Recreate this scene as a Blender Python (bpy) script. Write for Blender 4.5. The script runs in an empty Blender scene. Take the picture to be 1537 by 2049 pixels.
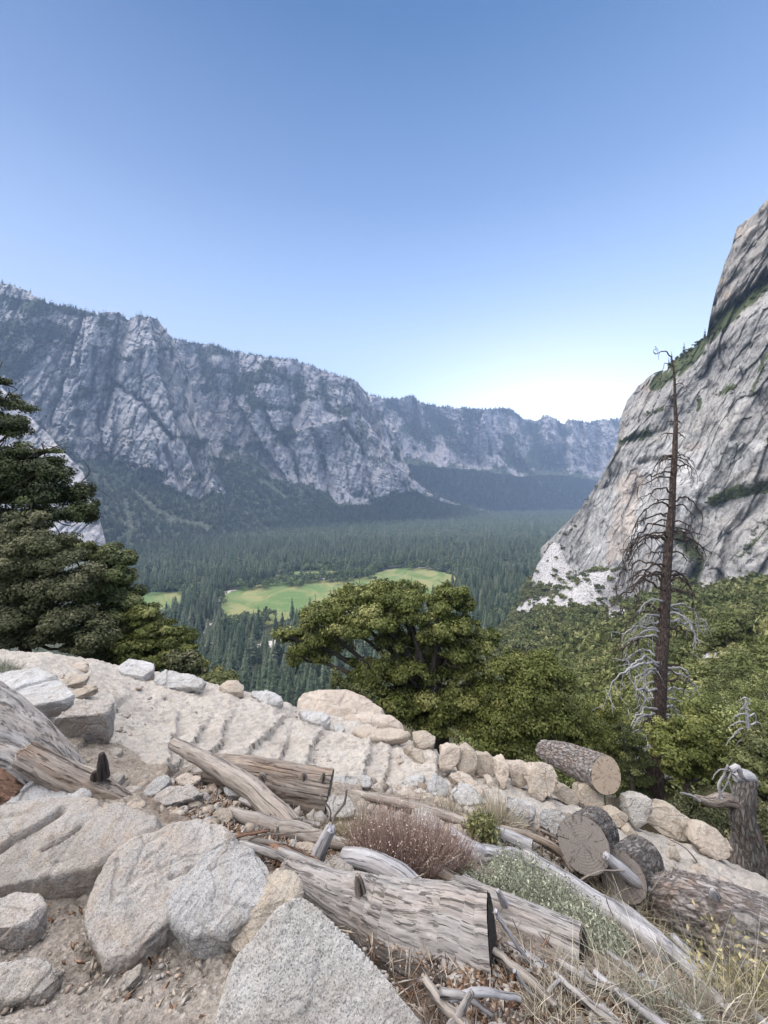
import bpy, bmesh, math, random
import numpy as np
from mathutils import Vector, Matrix
rng = np.random.default_rng(7)
random.seed(7)
F = 768.5; HX = 768.5; HY = 985.0          # focal length and horizon of the photograph, in its pixels
scene = bpy.context.scene
COL = scene.collection

# ------------------------------------------------------------------ noise
def _h(ix, iy, iz, seed):
    n = (ix * 374761393 + iy * 668265263 + iz * 1274126177 + seed * 974634777) & 0xffffffff
    n = ((n ^ (n >> 13)) * 1274126177) & 0xffffffff
    n = n ^ (n >> 16)
    return (n & 0xffff).astype(np.float32) / 65535.0
def vnoise(p, seed=0):
    p = np.asarray(p, dtype=np.float64)
    i = np.floor(p).astype(np.int64); f = (p - i).astype(np.float32)
    f = f * f * f * (f * (f * 6 - 15) + 10)
    x, y, z = i[:, 0], i[:, 1], i[:, 2]; fx, fy, fz = f[:, 0], f[:, 1], f[:, 2]
    def lx(yy, zz): 
        a = _h(x, yy, zz, seed); b = _h(x + 1, yy, zz, seed); return a + (b - a) * fx
    a = lx(y, z); b = lx(y + 1, z); c = lx(y, z + 1); d = lx(y + 1, z + 1)
    e = a + (b - a) * fy; g = c + (d - c) * fy
    return (e + (g - e) * fz) * 2 - 1
def fbm(p, octs=4, seed=0, gain=0.5, lac=2.03):
    p = np.asarray(p, dtype=np.float64); s = 0; a = 1.0; t = 0
    for k in range(octs):
        s = s + a * vnoise(p * lac ** k + 17.3 * k, seed + k); t += a; a *= gain
    return s / t
def ridged(p, octs=4, seed=0, gain=0.5):
    p = np.asarray(p, dtype=np.float64); s = 0; a = 1.0; t = 0
    for k in range(octs):
        s = s + a * (1 - 2 * np.abs(vnoise(p * 2.03 ** k + 9.1 * k, seed + k))); t += a; a *= gain
    return s / t
def plates2(x, y, seed=0, tilt=1.0):
    """broken plates: every cell of a jittered grid has its own offset and slope; returns height and distance to the joint"""
    x = np.asarray(x, float).ravel(); y = np.asarray(y, float).ravel(); ix = np.floor(x).astype(np.int64); iy = np.floor(y).astype(np.int64); z = ix * 0
    b1 = np.full(x.shape, 9.); b2 = b1.copy(); hh = b1 * 0
    for dx in (-1, 0, 1):
        for dy in (-1, 0, 1):
            cx, cy = ix + dx, iy + dy; px = cx + .1 + .8 * _h(cx, cy, z, seed); py = cy + .1 + .8 * _h(cx, cy, z, seed + 1); ux, uy = x - px, y - py; d = np.hypot(ux, uy)
            h = (_h(cx, cy, z, seed + 2) - .5) * 2 + tilt * (ux * (_h(cx, cy, z, seed + 3) - .5) + uy * (_h(cx, cy, z, seed + 4) - .5)) * 2.2
            near = d < b1; b2 = np.where(near, b1, np.minimum(b2, d)); hh = np.where(near, h, hh); b1 = np.where(near, d, b1)
    return hh, b2 - b1
def sstep(a, b, x): 
    t = np.clip((x - a) / (b - a), 0, 1); return t * t * (3 - 2 * t)

# ------------------------------------------------------------------ mesh building
class MB:
    """collects verts, tris, quads and per-vertex attributes"""
    def __init__(s): s.v = []; s.t = []; s.q = []; s.n = 0; s.g = []; s.c = []
    def add(s, v, t=None, q=None, g=None, c=None):
        v = np.asarray(v, dtype=np.float32).reshape(-1, 3)
        s.v.append(v)
        if t is not None and len(t): s.t.append(np.asarray(t, dtype=np.int32).reshape(-1, 3) + s.n)
        if q is not None and len(q): s.q.append(np.asarray(q, dtype=np.int32).reshape(-1, 4) + s.n)
        s.g.append(np.zeros((len(v), 3), np.float32) if g is None else np.asarray(g, dtype=np.float32))
        s.c.append(np.zeros(len(v), np.float32) + (0 if c is None else c))
        s.n += len(v)
    def mesh(s, name, smooth=False, origin=None):
        v = np.concatenate(s.v); 
        if origin is not None: v = v - np.asarray(origin, dtype=np.float32)
        t = np.concatenate(s.t) if s.t else np.zeros((0, 3), np.int32)
        q = np.concatenate(s.q) if s.q else np.zeros((0, 4), np.int32)
        me = bpy.data.meshes.new(name)
        me.vertices.add(len(v)); me.vertices.foreach_set('co', v.ravel())
        nl = len(t) * 3 + len(q) * 4; me.loops.add(nl)
        me.loops.foreach_set('vertex_index', np.concatenate([t.ravel(), q.ravel()]).astype(np.int32))
        me.polygons.add(len(t) + len(q))
        me.polygons.foreach_set('loop_start', np.concatenate([np.arange(len(t)) * 3, len(t) * 3 + np.arange(len(q)) * 4]).astype(np.int32))
        me.update(calc_edges=True)
        if smooth: me.polygons.foreach_set('use_smooth', np.ones(len(me.polygons), bool))
        a = me.attributes.new('grain', 'FLOAT_VECTOR', 'POINT'); a.data.foreach_set('vector', np.concatenate(s.g).ravel())
        a = me.attributes.new('tint', 'FLOAT', 'POINT'); a.data.foreach_set('value', np.concatenate(s.c).astype(np.float32))
        return me
def link(name, me, mat, parent=None, loc=None, world=None):
    o = bpy.data.objects.new(name, me); COL.objects.link(o)
    if mat: me.materials.append(mat)
    if parent is not None: o.parent = parent
    if loc is not None: o.location = loc
    return o
def tag(o, label, cat, group=None):
    o['label'] = label; o['category'] = cat
    if group: o['group'] = group
    return o
def struct(o): o['kind'] = 'structure'; return o
def empty(name, loc, label, cat, group=None):
    o = bpy.data.objects.new(name, None); COL.objects.link(o); o.location = loc; o.empty_display_size = .2
    return tag(o, label, cat, group)
def P(px, py, d):
    return np.stack([(np.asarray(px, float) - HX) / F * d, np.zeros_like(np.asarray(px, float)) + d, (HY - np.asarray(py, float)) / F * d], -1)
def tube(mb, pts, rad, seg=10, rough=0, rs=8.0, seed=0, cap=True, tint=0, plates=0, flute=0, twist=0, step=None, wob=0):
    """an irregular tapering tube along a polyline; grain = (around, along) coordinates"""
    pts = np.asarray(pts, float); rad = np.asarray(rad, float)
    L = np.r_[0, np.cumsum(np.linalg.norm(np.diff(pts, axis=0), axis=1))]
    if step is None: step = max(L[-1] / 12, 1e-4)
    n = max(3, int(L[-1] / step) + 1); s = np.linspace(0, L[-1], n)
    if len(pts) > 2:      # smooth interpolation (Catmull-like through cubic blend)
        def interp(col):
            m = np.gradient(col, L); k = np.clip(np.searchsorted(L, s, 'right') - 1, 0, len(L) - 2)
            h = L[k + 1] - L[k]; u = (s - L[k]) / h
            return ((2*u**3-3*u**2+1)*col[k] + (u**3-2*u**2+u)*h*m[k] + (-2*u**3+3*u**2)*col[k+1] + (u**3-u**2)*h*m[k+1])
        c = np.stack([interp(pts[:, i]) for i in range(3)], -1)
    else: c = np.stack([np.interp(s, L, pts[:, i]) for i in range(3)], -1)
    r = np.interp(s, L, rad)
    if wob:
        for i in range(3): c[:, i] += wob * fbm(np.stack([s * 2.5 / max(L[-1], .1) * 3, s * 0 + 5.5 * i, s * 0 + seed], -1), 3, 3 + seed)
    T = np.gradient(c, axis=0); T /= np.linalg.norm(T, axis=1)[:, None] + 1e-9
    up = np.array([0, 0, 1.0]) if abs(T[0][2]) < .8 else np.array([1.0, 0, 0])
    A = np.cross(T, up); A /= np.linalg.norm(A, axis=1)[:, None] + 1e-9; B = np.cross(T, A)
    th = np.linspace(0, 2 * np.pi, seg, endpoint=False)
    TH = th[None, :] + twist * s[:, None]
    R = np.repeat(r[:, None], seg, 1); S = np.repeat(s[:, None], seg, 1)
    g = np.stack([np.cos(TH) * R, np.sin(TH) * R, S], -1)
    if rough:
        q = np.stack([np.cos(TH) * rs * .3, np.sin(TH) * rs * .3, S * .45 / max(r.mean(), .005) * .25], -1).reshape(-1, 3) + seed * 3.1
        nz = fbm(q, 4, seed).reshape(n, seg)
        R = R * (1 + rough * nz)
    if flute:
        q = np.stack([np.cos(TH) * rs, np.sin(TH) * rs, S * .05 / max(r.mean(), .005) * .3], -1).reshape(-1, 3) + seed * 1.7
        R = R * (1 + flute * (ridged(q, 2, seed + 5, .4).reshape(n, seg) * .8))
    if flute and seg >= 48:      # long drying cracks and raised fibres
        q = np.stack([np.cos(TH) * 7.5, np.sin(TH) * 7.5, S * 1.1], -1).reshape(-1, 3) + seed * 2.3; q = q + .22 * fbm(np.stack([np.cos(TH) * 2, np.sin(TH) * 2, S * 7], -1).reshape(-1, 3), 2, seed + 21)[:, None]
        fb = ridged(q, 3, seed + 20, .6).reshape(n, seg); R = R * (1 + .045 * fb - .085 * sstep(.62, .95, fb) )
    pm = 0
    if plates:
        q = np.stack([np.cos(TH) * R * 13, np.sin(TH) * R * 13, S * 1.5], -1).reshape(-1, 3); q = q + .5 * fbm(q * 1.7, 3, seed + 8)[:, None]
        pm = sstep(-.04, .10, fbm(q, 4, seed + 9)).reshape(n, seg); R = R + plates * pm + plates * .8 * fbm(q * 3, 3, seed + 12).reshape(n, seg)
    V = c[:, None, :] + A[:, None, :] * (np.cos(th)[None, :, None] * R[..., None]) + B[:, None, :] * (np.sin(th)[None, :, None] * R[..., None])
    i = np.arange(n - 1)[:, None] * seg; j = np.arange(seg)[None, :]; j2 = (j + 1) % seg
    Q = np.stack([i + j, i + j2, i + seg + j2, i + seg + j], -1).reshape(-1, 4)
    v = V.reshape(-1, 3); gg = g.reshape(-1, 3); tr = []
    if cap:
        v = np.concatenate([v, c[:1], c[-1:]]); gg = np.concatenate([gg, [[0, 0, 0]], [[0, 0, s[-1]]]])
        jj = np.arange(seg); a = n * seg
        tr = np.concatenate([np.stack([jj, np.full(seg, a), (jj + 1) % seg], -1)[:, ::-1] * 1, np.stack([(n-1)*seg + jj, (n-1)*seg + (jj+1) % seg, np.full(seg, a + 1)], -1)])
    if plates: tint = np.r_[np.asarray(pm).ravel(), [0, 0]] if cap else np.asarray(pm).ravel()
    mb.add(v, tr if cap else None, Q, gg, tint)
    return c, r

# ------------------------------------------------------------------ materials
class N:
    def __init__(s, name):
        s.m = bpy.data.materials.new(name); s.m.use_nodes = True; s.t = s.m.node_tree; s.t.nodes.clear()
        s.out = s.n('ShaderNodeOutputMaterial'); 
    def n(s, typ, **kw):
        x = s.t.nodes.new(typ)
        for k, v in kw.items(): setattr(x, k, v)
        return x
    def l(s, a, b): s.t.links.new(a, b)
    def setv(s, node, **kw):
        for k, v in kw.items(): node.inputs[k.replace('_', ' ')].default_value = v
        return node
    def coord(s, kind='Object', scale=(1, 1, 1), attr=None):
        if attr: o = s.n('ShaderNodeAttribute', attribute_name=attr).outputs['Vector']
        else: o = s.n('ShaderNodeTexCoord').outputs[kind]
        m = s.n('ShaderNodeMapping'); m.inputs['Scale'].default_value = scale; s.l(o, m.inputs['Vector']); return m.outputs[0]
    def noise(s, vec, scale, detail=6, rough=.6, dist=0):
        x = s.n('ShaderNodeTexNoise'); s.setv(x, Scale=scale, Detail=detail, Roughness=rough, Distortion=dist); s.l(vec, x.inputs['Vector']); return x.outputs['Fac']
    def voro(s, vec, scale, feature='F1', out='Distance', rnd=1):
        x = s.n('ShaderNodeTexVoronoi', feature=feature); s.setv(x, Scale=scale, Randomness=rnd); s.l(vec, x.inputs['Vector']); return x.outputs[out]
    def ramp(s, f, stops):
        x = s.n('ShaderNodeValToRGB'); e = x.color_ramp.elements
        while len(e) < len(stops): e.new(.5)
        for el, (p, c) in zip(e, stops):
            el.position = p; el.color = (c, c, c, 1) if not hasattr(c, '__len__') else (*c, 1)
        s.l(f, x.inputs[0]); return x.outputs[0]
    def mix(s, f, a, b, mode='MIX'):
        x = s.n('ShaderNodeMix', data_type='RGBA', blend_type=mode)
        for i, v in ((0, f), (6, a), (7, b)):
            if hasattr(v, 'links'): s.l(v, x.inputs[i])
            elif i == 0: x.inputs[0].default_value = v
            else: x.inputs[i].default_value = (*v, 1)
        return x.outputs[2]
    def math(s, op, a, b=0, clamp=False):
        x = s.n('ShaderNodeMath', operation=op, use_clamp=clamp)
        for i, v in enumerate((a, b)):
            if hasattr(v, 'links'): s.l(v, x.inputs[i])
            else: x.inputs[i].default_value = v
        return x.outputs[0]
    def attr(s, name, out='Fac'): return s.n('ShaderNodeAttribute', attribute_name=name).outputs[out]
    def done(s, col, rough=.85, bumps=(), spec=.25, trans=0):
        b = s.n('ShaderNodeBsdfPrincipled')
        if hasattr(col, 'links'): s.l(col, b.inputs['Base Color'])
        else: b.inputs['Base Color'].default_value = (*col, 1)
        b.inputs['Roughness'].default_value = rough; b.inputs['Specular IOR Level'].default_value = spec
        prev = None
        for h, st, dist in bumps:
            u = s.n('ShaderNodeBump'); u.inputs['Strength'].default_value = st; u.inputs['Distance'].default_value = dist
            s.l(h, u.inputs['Height'])
            if prev is not None: s.l(prev, u.inputs['Normal'])
            prev = u.outputs[0]
        if prev is not None: s.l(prev, b.inputs['Normal'])
        sh = b.outputs[0]
        if trans:
            tr = s.n('ShaderNodeBsdfTranslucent'); s.l(col, tr.inputs[0]) if hasattr(col, 'links') else None
            mx = s.n('ShaderNodeMixShader'); mx.inputs[0].default_value = trans; s.l(sh, mx.inputs[1]); s.l(tr.outputs[0], mx.inputs[2]); sh = mx.outputs[0]
        s.l(sh, s.out.inputs['Surface']); return s.m

def granite(name, light, dark, warm, size=1.0, speck=.5, warmth=.4):
    k = N(name); c = k.coord('Object')
    big = k.noise(c, 2.2 / size, 5, .6, .6); mid = k.noise(c, 14 / size, 6, .65); fine = k.noise(c, 190 / size, 3, .7)
    vor = k.voro(c, 260 / size, out='Color')
    col = k.mix(k.ramp(big, [(.3, 0), (.72, 1)]), dark, light)
    col = k.mix(k.math('MULTIPLY', k.ramp(mid, [(.42, 0), (.66, 1)]), warmth), col, warm)
    sp = k.ramp(k.voro(c, 190 / size, out='Distance'), [(.12, 0), (.4, 1)])
    sepv = k.n('ShaderNodeSeparateColor'); k.l(vor, sepv.inputs[0])
    grains = k.ramp(sepv.outputs[0], [(.10, .42), (.24, .9), (.7, 1.03), (.95, 1.22)])
    col = k.mix(speck, col, grains, 'MULTIPLY')
    col = k.mix(.5, col, k.ramp(fine, [(.3, .65), (.55, 1.02), (.75, 1.2)]), 'MULTIPLY')
    oi = k.n('ShaderNodeObjectInfo'); col = k.mix(1, col, k.ramp(oi.outputs['Random'], [(0, (.84, .82, .80)), (.5, (1, .99, .97)), (1, (1.08, 1.07, 1.08))]), 'MULTIPLY')
    stn = k.ramp(k.noise(c, 3.6 / size, 7, .72, 1.4), [(.44, 0), (.60, 1)]); col = k.mix(k.math('MULTIPLY', stn, .45), col, (.27, .225, .18))
    crack = k.ramp(k.noise(k.coord('Object', (1, 1, 3.2)), 5 / size, 8, .75, 1.2), [(.36, .5), (.42, 1)])
    col = k.mix(.55, col, crack, 'MULTIPLY')
    lich = k.ramp(k.noise(c, 9 / size, 6, .75, .4), [(.62, 0), (.7, 1)])
    col = k.mix(k.math('MULTIPLY', lich, .35), col, (.10, .105, .10))
    return k.done(col, .88, [(mid, .8, .035 * size), (k.noise(c, 45 / size, 6, .75), .7, .014 * size), (fine, .5, .005 * size), (crack, .45, .008 * size)], .2)
def wood(name, light, dark, warm, sc=1.0, bump=1.0, black=0.0):
    k = N(name); g = k.coord(attr='grain', scale=(1, 1, .07)); g2 = k.coord(attr='grain', scale=(1, 1, .25))
    a = k.noise(g, 55 * sc, 6, .7, .3); b = k.noise(g2, 9 * sc, 5, .6, .5); cr = k.noise(k.coord(attr='grain', scale=(1, 1, .045)), 38 * sc, 5, .7, .8)
    col = k.mix(k.ramp(a, [(.3, 0), (.65, 1)]), dark, light)
    col = k.mix(k.math('MULTIPLY', k.ramp(b, [(.45, 0), (.68, 1)]), .7), col, warm)
    crk = k.math('MULTIPLY', k.ramp(cr, [(.36, .10), (.43, 1)]), k.ramp(k.noise(k.coord(attr='grain', scale=(1, 1, .06)), 95 * sc, 4, .7, .3), [(.36, .35), (.42, 1)]))
    col = k.mix(.85, col, crk, 'MULTIPLY')
    col = k.mix(k.math('MULTIPLY', k.attr('tint'), .3), col, k.mix(k.ramp(b, [(.4, 0), (.6, 1)]), light, warm)); col = k.mix(.4, col, k.ramp(k.noise(g, 120 * sc, 5, .75), [(.34, .5), (.56, 1.1)]), 'MULTIPLY')
    kn = k.ramp(k.noise(g2, 24 * sc, 5, .7), [(.35, .55), (.6, 1.08)])
    col = k.mix(.6, col, kn, 'MULTIPLY')
    return k.done(col, .85, [(a, .5 * bump, .006), (crk, .8 * bump, .012), (b, .5, .02)], .2)
def bark(name, light, dark, warm, sc=1.0, bump=1.0, plate=.18):
    k = N(name); g = k.coord(attr='grain', scale=(1, 1, plate))
    nz = k.n('ShaderNodeTexNoise'); k.setv(nz, Scale=26 * sc, Detail=5, Roughness=.7); k.l(g, nz.inputs['Vector']); va = k.n('ShaderNodeVectorMath', operation='MULTIPLY_ADD'); k.l(nz.outputs['Color'], va.inputs[0]); va.inputs[1].default_value = (.075 / sc,) * 3; k.l(g, va.inputs[2]); gv = va.outputs[0]
    v = k.voro(gv, 30 * sc, 'DISTANCE_TO_EDGE'); n = k.noise(gv, 42 * sc, 7, .75, .6); b = k.noise(k.coord(attr='grain'), 7 * sc, 5, .7)
    e = k.ramp(v, [(.0, .25), (.05, .7), (.2, 1)])
    col = k.mix(k.ramp(n, [(.35, 0), (.66, 1)]), dark, light)
    col = k.mix(k.math('MULTIPLY', k.ramp(b, [(.48, 0), (.62, 1)]), .6), col, warm)
    col = k.mix(.7, col, e, 'MULTIPLY'); col = k.mix(.6, col, k.ramp(k.noise(g, 90 * sc, 5, .75), [(.34, .4), (.52, 1.05)]), 'MULTIPLY')
    return k.done(col, .9, [(e, 1.0 * bump, .02), (n, .7 * bump, .015)], .15)
def endgrain(name, light, dark, sc=1.0):
    k = N(name); g = k.coord(attr='grain', scale=(1, 1, 0)); 
    ln = k.n('ShaderNodeVectorMath', operation='LENGTH'); k.l(g, ln.inputs[0]); n = k.noise(g, 12, 4, .6)
    r = k.math('ADD', ln.outputs['Value'], k.math('MULTIPLY', n, .02))
    ring = k.math('SINE', k.math('MULTIPLY', r, 420 * sc))
    at = k.n('ShaderNodeSeparateXYZ'); k.l(g, at.inputs[0]); ang = k.math('ARCTAN2', at.outputs[0], at.outputs[1])
    comb = k.n('ShaderNodeCombineXYZ'); k.l(k.math('MULTIPLY', k.math('SINE', ang), 1.0), comb.inputs[0]); k.l(k.math('COSINE', ang), comb.inputs[1]); k.l(k.math('MULTIPLY', ln.outputs['Value'], 1.6), comb.inputs[2])
    rad = k.ramp(k.noise(comb.outputs[0], 6.5, 5, .7, .6), [(.37, .3), (.42, 1)])
    col = k.mix(k.ramp(ring, [(.0, 0), (1, .45)]), light, dark)
    col = k.mix(.8, col, rad, 'MULTIPLY'); col = k.mix(.5, col, k.ramp(k.noise(g, 60, 5, .7), [(.3, .6), (.65, 1.1)]), 'MULTIPLY')
    return k.done(col, .9, [(rad, .7, .01), (ring, .2, .002)], .15)
def leafmat(name, a, b, c, sc=1.2, trans=.25, tint=None):
    k = N(name); o = k.coord('Object'); n = k.noise(o, sc, 4, .6); t = k.attr('tint')
    col = k.mix(k.ramp(n, [(.35, 0), (.65, 1)]), a, b)
    col = k.mix(k.ramp(t, [(.45, 0), (1, 1)]), col, c)
    col = k.mix(1.0, col, k.ramp(t, [(0, .45), (.5, .95), (1, 1.35)]), 'MULTIPLY')
    if tint:
        oi = k.n('ShaderNodeObjectInfo'); col = k.mix(1.0, col, k.ramp(oi.outputs['Random'], [(0, .6), (1, 1.35)]), 'MULTIPLY')
    return k.done(col, .6, (), .3, trans)
# ------------------------------------------------------------------ far rock: planes used by terrain and cliff
VZ = -250.0
CN = np.array([-.95, -.06, .30]); CP = np.array([350., 350., -84.])
def cliffD(px, py):
    a = (np.asarray(px, float) - HX) / F; b = (HY - np.asarray(py, float)) / F
    return (CN @ CP) / (CN[0] * a + CN[1] + CN[2] * b)
FOOT = np.array([(1080,1100),(1105,1082),(1130,1112),(1150,1158),(1180,1148),(1215,1140),(1240,1142),(1252,1225),(1270,1232),(1310,1215),(1340,1182),(1370,1166),(1400,1190),(1440,1182),(1490,1172),(1537,1165),(1700,1150),(2000,1140)], float)
# ------------------------------------------------------------------ near terrain: rows of the photograph at (column, depth)
CP_ = [
 # close ground
 (768,2049,1.15),(200,2049,1.15),(-300,2049,1.1),(1400,2049,1.32),(1800,2049,1.5),(768,2500,.75),(0,2500,.7),(1500,2500,.85),
 (400,1850,1.5),(100,1850,1.5),(985,1960,1.32),(700,1900,1.45),(400,1650,2.2),(150,1650,2.15),(-200,1650,2.0),
 (0,1450,3.2),(-300,1420,3.0),(250,1520,3.1),(768,1720,2.3),(900,1680,2.8),(1000,1800,2.1),(1200,1900,1.9),(1537,1960,2.3),(1900,2000,2.3),
 (620,1650,2.55),(450,1560,3.2),(300,1480,3.9),(600,1560,3.75),(780,1585,3.8),(120,1400,3.9),(-150,1360,4.0),
 (1050,1650,3.3),(1180,1740,3.0),(1300,1810,2.8),(1400,1880,2.6),(950,1590,3.9),(1100,1620,4.0),(1250,1690,3.7),(1400,1770,3.4),(1537,1860,3.1),(1800,1980,2.9),
 # trail and crest
 (-300,1290,5.4),(0,1306,5.6),(120,1314,5.9),(230,1332,6.2),(330,1352,6.3),(440,1376,6.2),(540,1402,6.0),(600,1425,5.9),(680,1448,5.8),(770,1470,5.6),(850,1498,5.4),
 (930,1530,5.1),(1030,1565,4.9),(1130,1600,4.75),(1230,1645,4.5),(1330,1680,4.3),(1430,1715,4.15),(1537,1760,4.0),(1750,1850,3.8),
 (300,1400,5.0),(500,1450,4.9),(650,1500,4.7),(780,1520,4.6),(150,1350,4.9),
 # behind the crest
 (-300,1345,7.2),(0,1355,7.5),(120,1370,7.8),(230,1400,8.0),(330,1430,8.2),(440,1460,8.0),(540,1480,7.6),(600,1455,7.6),(680,1450,7.4),(770,1500,7.4),(850,1560,7.2),
 (930,1610,6.8),(1030,1650,6.5),(1130,1690,6.3),(1230,1730,6.0),(1330,1770,5.6),(1430,1800,5.4),(1537,1840,5.2),(1750,1920,5.0),
 (-300,1400,10),(0,1430,10.5),(230,1480,11),(440,1560,11),(620,1570,10.5),(770,1600,10),(930,1680,9.5),(1130,1720,9),(1330,1740,8),(1537,1760,7.5),
 (-300,1480,20),(0,1520,22),(230,1560,22),(450,1580,22),(620,1600,22),(768,1620,20),(1000,1650,18),
 (-300,1560,60),(0,1560,60),(450,1560,60),(768,1600,60),(0,1480,220),(-300,1480,220),(450,1480,220),(768,1520,220),(0,1410,480),(450,1410,480),(768,1420,480),(768,1380,640),(300,1380,640),(0,1330,800),(-300,1300,900),
 (1000,1560,50),(1000,1440,150),(1000,1340,350),(1000,1262,640),(1000,1270,800),
 (1050,1600,20),(1060,1160,900),(1060,1185,1150),(1060,1190,700),(1060,1260,420),
 (1100,1600,16),(1100,1520,45),(1100,1410,120),(1100,1310,300),(1100,1215,560),
 (1200,1620,13),(1200,1520,32),(1200,1410,85),(1200,1310,220),(1200,1225,450),
 (1330,1605,12.8),(1330,1500,28),(1330,1400,58),(1330,1300,140),(1330,1230,290),
 (1440,1600,12),(1537,1620,11),(1537,1500,20),(1537,1400,40),(1537,1300,90),(1537,1215,200),
 (1900,1640,10),(1900,1400,35),(1900,1250,100),(1900,1150,260),
 (1100,1100,1500),(1300,1160,1500),(1900,1120,1500),(800,1250,1500),(0,1250,1500)]
CP_ += [(x, y + 3, float(cliffD(x, y))) for x, y in FOOT if x != 1080] + [(x, y + 12, float(cliffD(x, y)) * 1.3) for x, y in FOOT[2:]]
CPA = np.array(CP_, float)
def _pc(px, d): return np.stack([np.asarray(px, float) / 420.0, np.log(np.asarray(d, float)) * 1.7], -1)
def _tps(r2): return np.where(r2 > 1e-12, .5 * r2 * np.log(np.maximum(r2, 1e-12)), 0)
_X = _pc(CPA[:, 0], CPA[:, 2]); _n = len(_X)
_K = _tps(((_X[:, None] - _X[None]) ** 2).sum(-1)) + np.eye(_n) * 1e-3
_Pm = np.c_[np.ones(_n), _X]; _A = np.block([[_K, _Pm], [_Pm.T, np.zeros((3, 3))]])
_w = np.linalg.solve(_A, np.r_[CPA[:, 1], 0, 0, 0])
def rowof(px, d):
    shp = np.broadcast(px, d).shape; px = np.broadcast_to(px, shp).ravel(); d = np.broadcast_to(d, shp).ravel()
    out = np.empty(px.size)
    for a in range(0, px.size, 20000):
        X = _pc(px[a:a+20000], d[a:a+20000])
        out[a:a+20000] = _tps(((X[:, None] - _X[None]) ** 2).sum(-1)) @ _w[:_n] + np.c_[np.ones(len(X)), X] @ _w[_n:]
    return out.reshape(shp)
# coarse table, then bilinear
TX = np.linspace(-700, 2300, 151); TL = np.linspace(math.log(.5), math.log(1600), 420)
TAB = rowof(TX[:, None], np.exp(TL)[None, :])
def row(px, d):
    px = np.asarray(px, float); l = np.log(np.asarray(d, float))
    a = np.clip((px - TX[0]) / (TX[1] - TX[0]), 0, len(TX) - 1.001); b = np.clip((l - TL[0]) / (TL[1] - TL[0]), 0, len(TL) - 1.001)
    i = a.astype(int); j = b.astype(int); u = a - i; v = b - j
    return (TAB[i, j] * (1-u) * (1-v) + TAB[i+1, j] * u * (1-v) + TAB[i, j+1] * (1-u) * v + TAB[i+1, j+1] * u * v)
def zg(x, y):   # ground height at world x, y
    y = np.asarray(y, float); px = HX + F * np.asarray(x, float) / y
    return (HY - row(px, y)) / F * y
_ds = np.exp(np.linspace(math.log(.6), math.log(1500), 1500))
def G(px, py, dmin=.6):     # first ground point under a pixel: depth
    r = row(np.full(_ds.shape, float(px)), _ds)
    k = np.where((r <= py) & (_ds >= dmin))[0]
    if len(k) == 0: return float(_ds[-1])
    k = k[0]
    if k == 0: return float(_ds[0])
    t = (r[k-1] - py) / max(r[k-1] - r[k], 1e-6); return float(_ds[k-1] + (_ds[k] - _ds[k-1]) * np.clip(t, 0, 1))
def inpoly(px, py, poly):
    c = np.zeros(np.shape(px), bool); n = len(poly)
    for i in range(n):
        x1, y1 = poly[i]; x2, y2 = poly[(i + 1) % n]
        if y1 == y2: continue
        c ^= ((y1 > py) != (y2 > py)) & (px < (x2 - x1) * (py - y1) / (y2 - y1) + x1)
    return c
def polydist(px, py, line):
    """distance (px) to a polyline, and signed side (+ right of its direction)"""
    best = np.full(np.shape(px), 1e9); side = np.zeros(np.shape(px))
    for (x1, y1), (x2, y2) in zip(line[:-1], line[1:]):
        L2 = (x2-x1)**2 + (y2-y1)**2; t = np.clip(((px-x1)*(x2-x1) + (py-y1)*(y2-y1)) / L2, 0, 1)
        d = np.hypot(px - x1 - t*(x2-x1), py - y1 - t*(y2-y1)); cr = (x2-x1)*(py-y1) - (y2-y1)*(px-x1)
        m = d < best; best = np.where(m, d, best); side = np.where(m, np.sign(cr), side)
    return best, side

def gridmesh(name, V, mask_attrs, mat, smooth=True, flip=False, cut=None):
    n, m = V.shape[:2]; i = np.arange(n - 1)[:, None] * m; j = np.arange(m - 1)[None]
    Q = np.stack([i + j, i + m + j, i + m + j + 1, i + j + 1], -1).reshape(-1, 4)
    if flip: Q = Q[:, ::-1]
    if cut is not None:
        c = cut.ravel(); Q = Q[~(c[Q].any(1))]
    mb = MB(); mb.add(V.reshape(-1, 3), None, Q); me = mb.mesh(name, smooth)
    for k, a in mask_attrs.items():
        at = me.attributes.new(k, 'FLOAT', 'POINT'); at.data.foreach_set('value', np.ascontiguousarray(a.ravel(), dtype=np.float32))
    return me

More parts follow.
